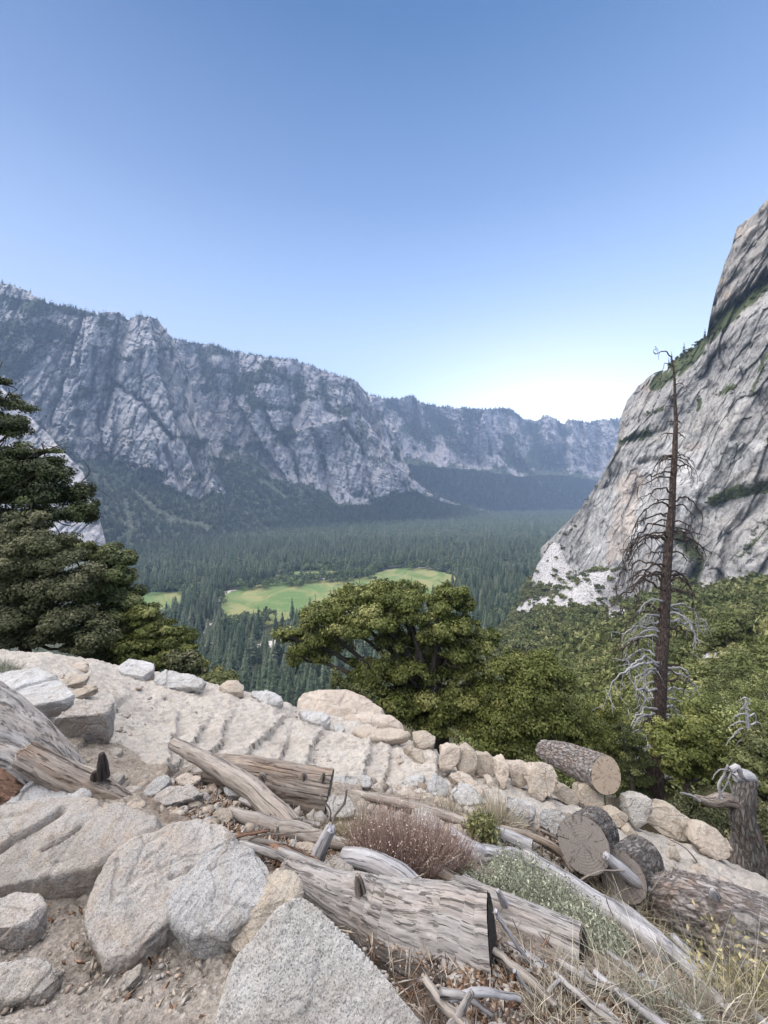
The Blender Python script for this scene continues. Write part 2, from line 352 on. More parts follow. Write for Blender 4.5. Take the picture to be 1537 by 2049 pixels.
# ------------------------------------------------------------------ trail ground
STEPS = [[(352,1462),(345,1500)],[(402,1476),(388,1502),(370,1520)],[(452,1470),(440,1500),(405,1535)],[(566,1442),(545,1470),(500,1512)],[(572,1492),(562,1530),(552,1545)],[(640,1480),(622,1510),(612,1548)],[(742,1496),(733,1530),(730,1560)],[(776,1530),(772,1558)],[(235,1420),(215,1445),(190,1470)],[(876,1522),(876,1556)]]
def build_ground():
    px = np.arange(-620, 2240, 3.6); l = np.arange(math.log(.62), math.log(11.5), .0036)
    PX, D = np.meshgrid(px, np.exp(l), indexing='ij'); ROW = row(PX, D)
    X = (PX - HX) / F * D; Z = (HY - ROW) / F * D
    q = np.stack([X, D, Z], -1).reshape(-1, 3)
    trail = inpoly(PX + 14 * fbm(q * 3, 3, 31).reshape(PX.shape), ROW + 12 * fbm(q * 3, 3, 41).reshape(PX.shape), [(-500,1200),(560,1300),(900,1440),(1200,1580),(1700,1800),(1800,2010),(1500,1870),(1180,1640),(1000,1620),(880,1600),(650,1575),(480,1530),(330,1545),(190,1480),(-500,1500)]) & (D > 2.6)
    trail = trail.astype(float)
    soil = inpoly(PX + 20 * fbm(q * 2, 3, 51).reshape(PX.shape), ROW, [(-300,1740),(240,1660),(330,1830),(450,1900),(440,2300),(-300,2300)]).astype(float)
    n1 = fbm(q * 2.2, 4, 1).reshape(PX.shape); n2 = fbm(q * np.array([9, 14, 9.]), 4, 2).reshape(PX.shape); n3 = ridged(q * np.array([13., 22, 13.]), 3, 3).reshape(PX.shape); n4 = fbm(q * 55, 3, 4).reshape(PX.shape)
    far = np.clip(D / 3.5, .3, 1.4)
    dz = n1 * .05 + n2 * .02 + n4 * .004
    rp = np.abs(fbm(q * np.array([6., 11, 6.]) + .4 * fbm(q * 3, 2, 6)[:, None], 3, 8)).reshape(PX.shape); dz += trail * (n3 * .020 * far - .03 * np.clip(.16 - rp, 0, .16) * far + .02 * n2) + (1 - trail) * (n3 * .012 * far + np.abs(fbm(q * 28, 3, 9).reshape(PX.shape)) * .02)
    for s in STEPS:
        d, side = polydist(PX + 5 * n2 + 6 * n1, ROW, s); dm = d / F * D
        dz += np.where(side > 0, .05 * np.exp(-dm / .28), -.032 * np.exp(-dm / .16)) * (d < 200) * np.clip(1.6 - d / 120, 0, 1)
    for s, dep, wd in (([(640,1860),(740,1915),(880,1985),(1000,2040)], .22, .13), ([(430,1590),(560,1625),(650,1640)], .10, .10), ([(1120,1760),(1180,1770),(1260,1800)], .12, .12), ([(1000,1925),(1160,1975)], .06, .07)):
        d, side = polydist(PX, ROW, s); dz -= dep * np.exp(-(d / F * D / wd) ** 2)
    # crest lip: keep the skyline of the sand ragged but in place
    Z = Z + dz * np.clip((D - .5) * 1.2, .4, 1)
    litter = inpoly(PX, ROW, [(230,1560),(420,1540),(640,1640),(1000,1760),(1537,1990),(1537,2200),(800,2200),(600,1800),(470,1700),(330,1650)]).astype(float) * (.5 + .5 * n1)
    crest = np.interp(PX, [-300,0,230,440,600,770,930,1130,1330,1537,1750], [5.9,6.1,6.7,6.8,6.9,6.6,5.6,5.1,4.65,4.3,4.1])
    wild = sstep(0, .3, D - crest + .15 * n1); trail = trail * (1 - wild)
    V = np.stack([X, D, Z], -1)
    me = gridmesh('trail_ground', V, {'wild': wild, 'trail': trail, 'soil': soil, 'litter': litter}, None, flip=False)
    k = N('sand_and_soil'); c = k.coord('Object')
    a = k.noise(c, 2.5, 6, .65, .4); b = k.noise(c, 24, 6, .7); f = k.noise(c, 140, 4, .75)
    sand = k.mix(k.ramp(a, [(.32, 0), (.68, 1)]), (.48, .435, .385), (.61, .565, .505)); sand = k.mix(k.math('MULTIPLY', k.ramp(b, [(.5, 0), (.7, 1)]), .5), sand, (.56, .455, .365))
    soilc = k.mix(k.ramp(b, [(.3, 0), (.7, 1)]), (.30, .255, .215), (.47, .425, .375))
    dirt = k.mix(k.ramp(a, [(.3, 0), (.7, 1)]), (.28, .235, .19), (.46, .405, .345))
    col = k.mix(k.attr('trail'), dirt, sand); col = k.mix(k.attr('soil'), col, soilc)
    col = k.mix(k.math('MULTIPLY', k.attr('litter'), .6, True), col, (.15, .095, .062))
    col = k.mix(k.attr('wild'), col, k.mix(k.ramp(b, [(.3, 0), (.7, 1)]), (.05, .042, .028), (.13, .11, .075)))
    pebs = k.voro(c, 70, out='Color'); sp = k.n('ShaderNodeSeparateColor'); k.l(pebs, sp.inputs[0])
    col = k.mix(k.math('SUBTRACT', .75, k.math('MULTIPLY', k.attr('trail'), .55)), col, k.ramp(sp.outputs[0], [(.1, .6), (.3, .95), (.8, 1.05), (.97, 1.35)]), 'MULTIPLY')
    col = k.mix(.6, col, k.ramp(f, [(.3, .6), (.6, 1.12)]), 'MULTIPLY')
    m = k.done(col, .95, [(b, .8, .04), (k.noise(c, 55, 5, .7), .7, .02), (f, .7, .008), (k.voro(c, 70), .4, .006)], .1)
    return struct(link('trail_ground', me, m))

# ------------------------------------------------------------------ hillside below the trail, scree, valley
SCREE = [[(1048,1120),(1105,1078),(1168,1058),(1175,1100),(1150,1165),(1200,1135),(1245,1128),(1250,1140),(1120,1185),(1060,1165)],
         [(1030,1216),(1090,1205),(1180,1165),(1245,1140),(1262,1180),(1255,1245),(1200,1225),(1130,1225),(1075,1222),(1040,1235)]]
CHUTE = [[(1537,1305),(1480,1325),(1400,1340),(1350,1362),(1335,1372)],[(1540,1240),(1500,1270),(1537,1300)]]
def scree_mask(PX, ROW, q):
    n = fbm(q, 4, 61).reshape(PX.shape) * 22
    m = np.zeros(PX.shape)
    for p in SCREE: m = np.maximum(m, inpoly(PX + n, ROW + n * .5, p))
    for c in CHUTE:
        d, _ = polydist(PX + n * .3, ROW, c); m = np.maximum(m, d < 15)
    d, _ = polydist(PX + n * .3, ROW, [(1200,1405),(1225,1412)]); m = np.maximum(m, d < 10)
    return m.astype(float)
def build_hillside():
    px = np.arange(-620, 2240, 5.0); l = np.arange(math.log(11.5), math.log(1500), .0085)
    PX, D = np.meshgrid(px, np.exp(l), indexing='ij'); ROW = row(PX, D)
    q = np.stack([(PX - HX) / F * 40, np.log(D) * 40, 0 * D], -1).reshape(-1, 3) * .25
    n = fbm(q, 4, 11).reshape(PX.shape) + .6 * fbm(q * 4, 3, 12).reshape(PX.shape)
    Z = (HY - ROW) / F * D + n * D * .008
    X = (PX - HX) / F * D
    m = scree_mask(PX, ROW, q * 2)
    Z = Z + m * np.abs(fbm(np.stack([X, D, Z], -1).reshape(-1, 3) * .25, 3, 13)).reshape(PX.shape) * 3.0
    V = np.stack([X, D, Z], -1)
    me = gridmesh('hillside', V, {'scree': m}, None)
    k = N('hillside_soil'); c = k.coord('Object'); a = k.noise(c, .05, 6, .7, .5); b = k.noise(c, .6, 5, .75); v = k.voro(c, .55, out='Color'); s = k.n('ShaderNodeSeparateColor'); k.l(v, s.inputs[0])
    soil = k.mix(k.ramp(a, [(.35, 0), (.65, 1)]), (.055, .06, .025), (.12, .105, .06))
    stone = k.mix(1, k.mix(k.ramp(b, [(.35, 0), (.7, 1)]), (.36, .345, .34), (.58, .555, .54)), k.ramp(s.outputs[0], [(.1, .5), (.3, .95), (.9, 1.25)]), 'MULTIPLY')
    col = k.mix(k.attr('scree'), soil, stone)
    m = k.done(col, .95, [(b, .8, 1.5), (k.voro(c, .55), .8, 1.2)], .1)
    return struct(link('hillside', me, m)), m

MEADOW = [[(236,1240),(262,1198),(300,1186),(378,1178),(368,1206),(340,1222),(330,1248),(290,1262),(240,1262)],
          [(440,1190),(480,1172),(560,1160),(640,1160),(700,1160),(740,1148),(790,1137),(850,1136),(905,1150),(925,1165),(915,1185),(870,1200),(760,1222),(640,1232),(560,1240),(500,1262),(445,1258)],
          [(540,1150),(600,1143),(660,1138),(700,1146),(640,1154)]]
def vfloor(px, py): d = VZ * F / (HY - np.asarray(py, float)); return P(px, py, d)
def build_valley():
    xs = np.linspace(-5100, 5100, 261); ys = np.r_[np.linspace(250, 3000, 150), np.linspace(3050, 7300, 90)]
    X, Y = np.meshgrid(xs, ys, indexing='ij'); q = np.stack([X, Y, 0 * X], -1).reshape(-1, 3)
    Z = VZ - 1.5 + fbm(q / 400, 3, 21).reshape(X.shape) * 1.0
    k = N('forest_floor'); c = k.coord('Object'); a = k.noise(c, .02, 6, .7)
    m = k.done(k.mix(k.ramp(a, [(.35, 0), (.65, 1)]), (.035, .05, .03), (.085, .085, .05)), .95, (), .1)
    struct(link('valley_floor', gridmesh('valley_floor', np.stack([X, Y, Z], -1), {}, None, flip=True), m))
    k = N('meadow_grass'); c = k.coord('Object', (1, .55, 1)); a = k.noise(c, .012, 6, .62, 1.0); b = k.noise(c, .2, 5, .7); w = k.noise(k.coord('Object', (.35, 1, 1)), .02, 6, .75, 2.0)
    col = k.mix(k.ramp(a, [(.42, 0), (.56, 1)]), (.12, .185, .06), (.27, .26, .11)); col = k.mix(k.math('MULTIPLY', k.ramp(w, [(.5, 0), (.62, 1)]), .7), col, (.165, .235, .105))
    col = k.mix(k.math('MULTIPLY', k.ramp(w, [(.3, 1), (.4, 0)]), .6), col, (.30, .22, .09)); col = k.mix(.5, col, k.ramp(b, [(.3, .7), (.7, 1.2)]), 'MULTIPLY')
    m = k.done(col, .9, (), .1)
    def flat(name, polys, mat, h):
        mb = MB()
        for p in polys:
            pp = []
            for (x1, y1), (x2, y2) in zip(p, p[1:] + p[:1]):
                for t in np.linspace(0, 1, 8, endpoint=False): pp.append((x1 + (x2-x1)*t, y1 + (y2-y1)*t))
            W = vfloor([a for a, b in pp], [b for a, b in pp]); W = W + np.stack([fbm(W / 25, 3, 5) * 14, fbm(W / 25, 3, 6) * 20, 0 * W[:, 0]], -1)
            bm = bmesh.new(); vs = [bm.verts.new((a[0], a[1], VZ + h)) for a in W]; bm.faces.new(vs); bmesh.ops.triangulate(bm, faces=bm.faces[:]); bm.normal_update()
            bm.verts.index_update(); co = [v.co[:] for v in bm.verts]; tr = [[v.index for v in (list(f.verts) if f.normal.z > 0 else list(f.verts)[::-1])] for f in bm.faces]; bm.free()
            mb.add(co, tr)
        return struct(link(name, mb.mesh(name), mat))
    flat('meadow', MEADOW, m, .0)
    def ribbon(name, lines, w, mat, h):
        mb = MB()
        for ln in lines:
            pt = vfloor([a for a, b in ln], [b for a, b in ln]); L = np.r_[0, np.cumsum(np.linalg.norm(np.diff(pt, axis=0), axis=1))]; s = np.linspace(0, L[-1], 60)
            c = np.stack([np.interp(s, L, pt[:, i]) for i in range(3)], -1); c[:, 0] += fbm(c / 60, 2, 8) * 4; T = np.gradient(c, axis=0); T /= np.linalg.norm(T, axis=1)[:, None]; nn = np.stack([-T[:, 1], T[:, 0], 0 * T[:, 0]], -1)
            ww = w * (1 + .5 * fbm(c / 50, 2, 9))[:, None] if name == 'river' else w
            V = np.concatenate([c - nn * ww, c + nn * ww]); V[:, 2] = VZ + h; i = np.arange(59)
            mb.add(V, None, np.stack([i + 60, i, i + 1, i + 61], -1)[:, ::-1])
        return struct(link(name, mb.mesh(name), mat))
    k = N('pale_road'); mr = k.done(k.mix(k.noise(k.coord('Object'), .1, 4), (.42, .38, .36), (.56, .50, .47)), .9)
    ribbon('road', [[(437,1205),(441,1194),(450,1186)],[(412,1268),(414,1255),(422,1248)],[(515,1291),(530,1287),(552,1283)],[(640,1157),(670,1159),(700,1157)],[(935,1141),(960,1137),(985,1131)],[(838,1136),(850,1136),(862,1138)],[(410,1297),(416,1296)]], 3.5, mr, .35)
    k = N('river_water'); b = k.n('ShaderNodeBsdfPrincipled'); b.inputs['Base Color'].default_value = (.05, .07, .08, 1); b.inputs['Roughness'].default_value = .12; k.l(b.outputs[0], k.out.inputs[0])
    ribbon('river', [[(700,1158),(720,1147),(750,1141),(780,1136),(820,1133),(880,1136),(935,1140)],[(470,1176),(500,1170),(560,1162),(640,1152)]], 6, k.m, .2)
    k = N('gravel_bar'); mg = k.done(k.mix(k.noise(k.coord('Object'), .2, 4), (.42, .38, .35), (.62, .57, .53)), .9)
    flat('gravel_bar', [[(512,1293),(530,1286),(556,1281),(552,1291),(530,1297)],[(640,1158),(668,1157),(690,1159),(668,1162)],[(738,1140),(752,1137),(745,1144)],[(915,1140),(945,1138),(965,1131),(955,1142)],[(442,1186),(466,1178),(470,1182),(448,1190)]], mg, .5)

# ------------------------------------------------------------------ mountains
def profile_sheet(name, top, base, Db, foot_row, lean, ribs, mat, du=2.2, nv_cliff=260, nv_ap=70, back=900, seed=0, apron_forest=None, xr=None, edge=None, zf=None):
    """columns of a mountain: foot on the valley, talus apron, cliff up to the skyline, then a plateau running back"""
    top = np.array(top, float); base = np.array(base, float); Db = np.array(Db, float)
    u = np.arange(xr[0], xr[1], du)
    rt = np.interp(u, top[:, 0], top[:, 1]); rb = np.interp(u, base[:, 0], base[:, 1]); D1 = np.interp(u, Db[:, 0], Db[:, 1])
    rt = rt + 3.2 * fbm(np.stack([u / 14, u * 0, u * 0 + seed], -1), 4, 70 + seed)
    zb = (HY - rb) / F * D1
    D0 = VZ * F / (HY - np.interp(u, *np.array(foot_row, float).T)); D0 = np.minimum(D0, D1 - 20)
    tt = (HY - rt) / F; c = lean
    Dt = np.maximum((D1 - zb * c) / (1 - tt * c), D1 + 1)   # cliff top lies on the leaning face
    zt = tt * Dt
    s1 = np.linspace(0, 1, nv_ap, endpoint=False)[None]; s2 = np.linspace(0, 1, nv_cliff)[None]; s3 = np.linspace(0, 1, 9)[None, 1:]
    zf0 = VZ - 6 if zf is None else zf
    Da = D0[:, None] + (D1 - D0)[:, None] * s1; Za = zf0 + (zb - zf0)[:, None] * s1 ** 1.15
    Dc = D1[:, None] + (Dt - D1)[:, None] * s2; Zc = zb[:, None] + (zt - zb)[:, None] * s2
    U = np.repeat(u[:, None], nv_ap + nv_cliff, 1); D = np.c_[Da, Dc]; Z = np.c_[Za, Zc]
    isc = np.c_[np.zeros((len(u), nv_ap)), np.ones((len(u), nv_cliff))]
    X = (U - HX) / F * D
    q = np.stack([X, D, Z], -1)
    disp, veg = ribs(q.reshape(-1, 3), U.ravel(), ((HY - Z / D * F)).ravel())
    disp = disp.reshape(D.shape); veg = veg.reshape(D.shape); sc_ = np.c_[np.zeros((len(u), nv_ap)), np.repeat(s2, len(u), 0)]
    veg = veg + isc * .9 * np.clip(1 - sc_ / (.07 + .16 * np.clip(.4 + fbm(q.reshape(-1, 3) / np.array([110, 400, 400.]), 3, 95 + seed).reshape(D.shape), 0, 1)), 0, 1)
    w = isc * np.minimum(1, np.c_[np.zeros((len(u), nv_ap)), np.repeat(np.minimum(s2 * 12, 1), len(u), 0)])
    D2 = D + disp * w; Z2 = Z / D * D2            # relief runs along the line of sight, so outlines stay
    an = fbm(q.reshape(-1, 3) / 120, 4, 90 + seed).reshape(D.shape); Z2 = Z2 + (1 - isc) * an * 16
    zend = Z2[:, -1:]; Dend = D2[:, -1:]
    D3 = Dend + back * s3; Z3 = zend * (1 + back * s3 / Dend) - back * .55 * s3 + (np.repeat(fbm(np.stack([u / 30, u * 0, u * 0], -1), 3, 5)[:, None] * 8, 8, 1))*s3
    D2 = np.c_[D2, D3]; Z2 = np.c_[Z2, Z3]; U = np.c_[U, np.repeat(u[:, None], 8, 1)]
    X2 = (U - HX) / F * D2
    V = np.stack([X2, D2, Z2], -1)
    vegf = np.c_[np.where(isc > 0, veg, 1.0), np.ones((len(u), 8))]
    me = gridmesh(name, V, {'veg': vegf, 'cl': np.c_[isc, np.zeros((len(u), 8))]}, None)
    o = struct(link(name, me, mat))
    info = dict(u=u, V=V, veg=vegf, isc=np.c_[isc, np.zeros((len(u), 8))], nap=nv_ap, nc=nv_cliff)
    return o, info
def cliff_material(name, lo, hi, tan, veg1, veg2, sc):
    k = N(name); c = k.coord('Object'); st = k.coord('Object', (1, 1, .16)); dg = k.coord('Object', (1, 1, .5))
    a = k.noise(st, .02 / sc, 7, .68, .3); b = k.noise(dg, .06 / sc, 6, .7, .5); f = k.noise(c, .25 / sc, 5, .75); w = k.noise(st, .09 / sc, 5, .7, .2)
    big = k.noise(k.coord('Object', (1, 1, .4)), .006 / sc, 5, .6, .5)
    col = k.mix(k.ramp(a, [(.34, 0), (.64, 1)]), lo, hi); col = k.mix(k.math('MULTIPLY', k.ramp(big, [(.5, 0), (.62, 1)]), .45), col, tan); col = k.mix(1, col, k.ramp(big, [(.34, .9), (.46, 1)]), 'MULTIPLY')
    f2 = k.noise(c, .11 / sc, 6, .8, .3)
    col = k.mix(.6, col, k.ramp(w, [(.36, .55), (.5, 1), (.66, 1.3)]), 'MULTIPLY'); col = k.mix(.55, col, k.ramp(b, [(.38, .4), (.45, 1), (.7, 1.2)]), 'MULTIPLY'); col = k.mix(.45, col, k.ramp(f2, [(.40, .4), (.47, .95), (.6, 1.25)]), 'MULTIPLY')
    vn = k.math('ADD', k.attr('veg'), k.math('MULTIPLY', k.math('SUBTRACT', f, .5), 1.3)); vm = k.math('MULTIPLY', k.ramp(vn, [(.42, 0), (.52, 1)]), .92)
    vc = k.mix(k.ramp(k.noise(c, .5 / sc, 4, .7), [(.35, 0), (.65, 1)]), veg1, veg2)
    vc = k.mix(k.math('MULTIPLY', k.math('SUBTRACT', 1, k.attr('cl')), k.ramp(f, [(.5, .3), (.62, 1)])), vc, k.mix(k.ramp(b, [(.5, 0), (.6, 1)]), (.10, .12, .06), (.30, .27, .23)))
    col = k.mix(vm, col, vc)
    return k.done(col, .95, [(a, .8, 14 * sc), (b, .8, 8 * sc), (f, .5, 3 * sc)], .1)
def mk_ribs(seed, amp, sc, vegbias, zones=(), patches=()):
    def ribs(q, U, R):
        n1 = ridged(q / np.array([230, 400, 900.]) / sc, 3, seed); n2 = ridged(q / np.array([70, 160, 330.]) / sc + .3 * fbm(q / 150 / sc, 2, seed + 3)[:, None], 4, seed + 1)
        n3 = fbm(q / np.array([26, 60, 60.]) / sc, 4, seed + 2); n4 = ridged(q / np.array([60, 90, 60.]) / sc, 4, seed + 7)
        pA, eA = plates2((q[:, 0] + .25 * q[:, 2]) / 85 / sc + .35 * n2, q[:, 2] / 400 / sc + .3 * n2, seed + 20); pB, eB = plates2((q[:, 0] - .15 * q[:, 2]) / 34 / sc + .3 * n3, q[:, 2] / 150 / sc + .3 * n3, seed + 30)
        d = amp * 1.5 * (n1 * .7 + n2 * .3 + n3 * .2 + n4 * .12 + pA * .30 + pB * .10 + .16 * np.exp(-(eA / .06) ** 2) + .15 * np.exp(-(eB / .08) ** 2))
        v = fbm(q / np.array([150, 260, 90.]) / sc, 4, seed + 9) * 1.3 - n4 * .22 + n2 * -.15 + vegbias
        for poly, add in zones:
            m = inpoly(U + 12 * n3, R + 12 * n4, poly); v = v + m * add
        for pt in patches:
            line, depth, wd = pt[:3]; dd, sd = polydist(U + 6 * n3, R + 4 * n4, line); f = np.exp(-(dd / wd) ** 2) if len(pt) == 3 else np.exp(-dd / wd) * (sd * pt[3] > 0); d = d + depth * f
            if len(pt) == 3 and depth > 60: v = v + .55 * np.exp(-(dd / wd / .7) ** 2)
        return d, np.clip(v + .18, -1, 1.5)
    return ribs
def build_mountains():
    info = {}
    mA = cliff_material('granite_wall', (.38, .365, .37), (.54, .515, .515), (.60, .56, .53), (.035, .058, .032), (.07, .095, .05), 1.3)
    mB = cliff_material('granite_wall_mid', (.36, .345, .355), (.52, .49, .50), (.57, .53, .51), (.035, .058, .035), (.07, .09, .052), 1.6)
    mC = cliff_material('granite_wall_far', (.32, .30, .31), (.50, .46, .47), (.48, .42, .40), (.055, .085, .055), (.11, .14, .085), 2.2)
    # A: the spires on the left with the wooded slope beside them
    topA = [(-500,480),(-120,530),(0,567),(30,572),(60,585),(95,606),(150,618),(200,630),(215,625),(240,625),(245,632),(256,641),(265,634),(278,630),(300,633),(318,640),(332,662),(348,680),(362,720),(378,755),(386,800),(405,860),(425,915),(440,960),(452,984)]
    baseA = [(-500,900),(0,900),(150,935),(200,950),(260,968),(330,985),(400,1003),(430,984),(452,990)]
    dA = [(-500,1900),(0,2000),(200,2100),(300,2150),(430,2300),(452,2420)]
    footA = [(-500,1150),(100,1140),(300,1100),(452,1082)]
    za = [([(-500,400),(200,620),(150,690),(90,720),(60,770),(-500,900)], .9), ([(60,720),(150,650),(165,640),(200,640),(120,720),(40,790)], -.5), ([(0,800),(120,860),(200,950),(-20,950)], .2), ([(-500,560),(0,565),(60,580),(95,606),(60,604),(0,590)], -1.5),
          ([(250,850),(330,900),(420,960),(360,990),(200,940)], .12), ([(160,720),(260,800),(330,900),(200,900),(60,850)], .14)]
    o, info['A'] = profile_sheet('granite_spires', topA, baseA, dA, footA, .28, mk_ribs(100, 85, 1.15, -.22, za, [([(256,640),(238,700),(222,780),(205,850)], 150, 11), ([(240,650),(222,740),(200,840),(215,930)], 130, 26, 1), ([(300,640),(318,740),(350,850),(400,960)], 160, 34, -1), ([(215,755),(290,810),(345,880)], 70, 5), ([(165,650),(135,750),(105,850)], 150, 26, 1), ([(190,700),(180,800)], 60, 7), ([(330,900),(370,990)], 60, 6), ([(150,800),(165,900)], 50, 6)]), mA, xr=(-420, 453), seed=1, nv_cliff=300)
    # B: broad middle wall
    topB = [(200,660),(320,668),(350,679),(420,691),(460,703),(520,713),(585,718),(640,740),(680,752),(702,758),(714,766),(722,778),(735,795),(752,822),(770,850),(790,885),(812,925),(830,960),(860,985),(896,1003),(940,1014),(1010,1030)]
    baseB = [(200,1000),(440,915),(500,930),(560,965),(620,985),(690,1012),(740,1010),(780,998),(832,985),(860,996),(896,1008),(940,1017),(1010,1032)]
    dB = [(200,2600),(440,2750),(560,2850),(700,3000),(830,3350),(896,3600),(1010,4300)]
    footB = [(200,1090),(452,1075),(600,1060),(760,1048),(896,1040),(1010,1036)]
    zb = [([(330,660),(480,700),(640,730),(600,770),(520,750),(500,860),(440,800),(400,740)], .5), ([(500,780),(700,790),(690,900),(640,880),(560,900),(500,860)], .22), ([(560,880),(760,890),(830,960),(700,1010),(560,960)], -.2), ([(440,755),(465,755),(462,790),(445,840),(440,800)], -.8)]
    o, info['B'] = profile_sheet('middle_granite_wall', topB, baseB, dB, footB, .42, mk_ribs(200, 95, 1.3, -.14, zb, [([(400,700),(420,800),(450,900)], 220, 20), ([(480,715),(470,800),(520,880),(590,985)], 260, 42, 1), ([(560,870),(640,850),(700,835),(760,880),(810,960)], -150, 40, 1), ([(700,760),(715,820),(760,880)], 200, 30, -1), ([(590,720),(600,800),(570,880)], 120, 16), ([(565,880),(590,930),(605,985)], 80, 6), ([(690,850),(725,900),(745,990)], 75, 6), ([(640,890),(660,1000)], 62, 6), ([(640,740),(655,820)], 110, 12), ([(770,840),(800,930)], 70, 8)]), mB, xr=(300, 1008), seed=2, nv_cliff=260)
    # C: far end of the valley
    topC = [(600,760),(715,768),(730,787),(765,795),(800,801),(812,797),(826,795),(842,806),(870,813),(960,820),(985,820),(1005,818),(1022,819),(1035,828),(1048,838),(1070,842),(1085,834),(1098,833),(1112,838),(1125,849),(1140,841),(1160,842),(1180,846),(1240,838),(1400,820)]
    baseC = [(600,940),(820,930),(900,938),(940,940),(1000,948),(1050,955),(1100,950),(1150,955),(1200,965),(1400,960)]
    dC = [(600,4300),(820,4400),(900,4700),(1000,5000),(1240,5600),(1400,5700)]
    footC = [(600,1028),(900,1024),(1240,1018),(1400,1018)]
    zc = [([(840,800),(900,815),(960,830),(930,900),(900,880),(860,870)], .35), ([(1020,850),(1090,850),(1110,900),(1060,950),(1010,930)], .3), ([(940,850),(1010,830),(1040,900),(1000,940),(900,930)], -.25), ([(1110,860),(1240,850),(1240,940),(1110,930)], -.2)]
    o, info['C'] = profile_sheet('far_granite_wall', topC, baseC, dC, footC, .5, mk_ribs(300, 190, 2.0, -.05, zc, [([(790,810),(860,900)], 420, 22), ([(870,815),(900,880),(940,925)], 500, 26), ([(965,825),(950,880),(925,920)], 260, 24, 1), ([(1010,825),(1010,900),(1040,940)], 420, 16), ([(1060,842),(1075,900),(1100,940)], 600, 24), ([(1128,850),(1125,930)], 400, 12), ([(1160,848),(1165,930)], 260, 8), ([(1195,845),(1190,940)], 400, 12), ([(830,800),(835,900)], 240, 10), ([(985,830),(980,910)], 200, 8)]), mC, xr=(700, 1300), seed=3, nv_cliff=200, nv_ap=60)
    # N: bare rock shoulder close on the left
    topN = [(-500,640),(-60,735),(0,772),(40,815),(95,868),(130,905),(165,945),(183,985),(203,1050),(212,1088)]
    o, info['N'] = profile_sheet('rock_shoulder', topN, [(-500,1180),(212,1100)], [(-500,1050),(0,1150),(212,1250)], [(-500,1190),(212,1170)], .9, mk_ribs(400, 22, .7, -.45, [([(60,840),(210,1000),(170,1000),(60,880)], .3)]), mA, xr=(-420, 212), seed=4, nv_cliff=160, nv_ap=12, back=60)
    return info

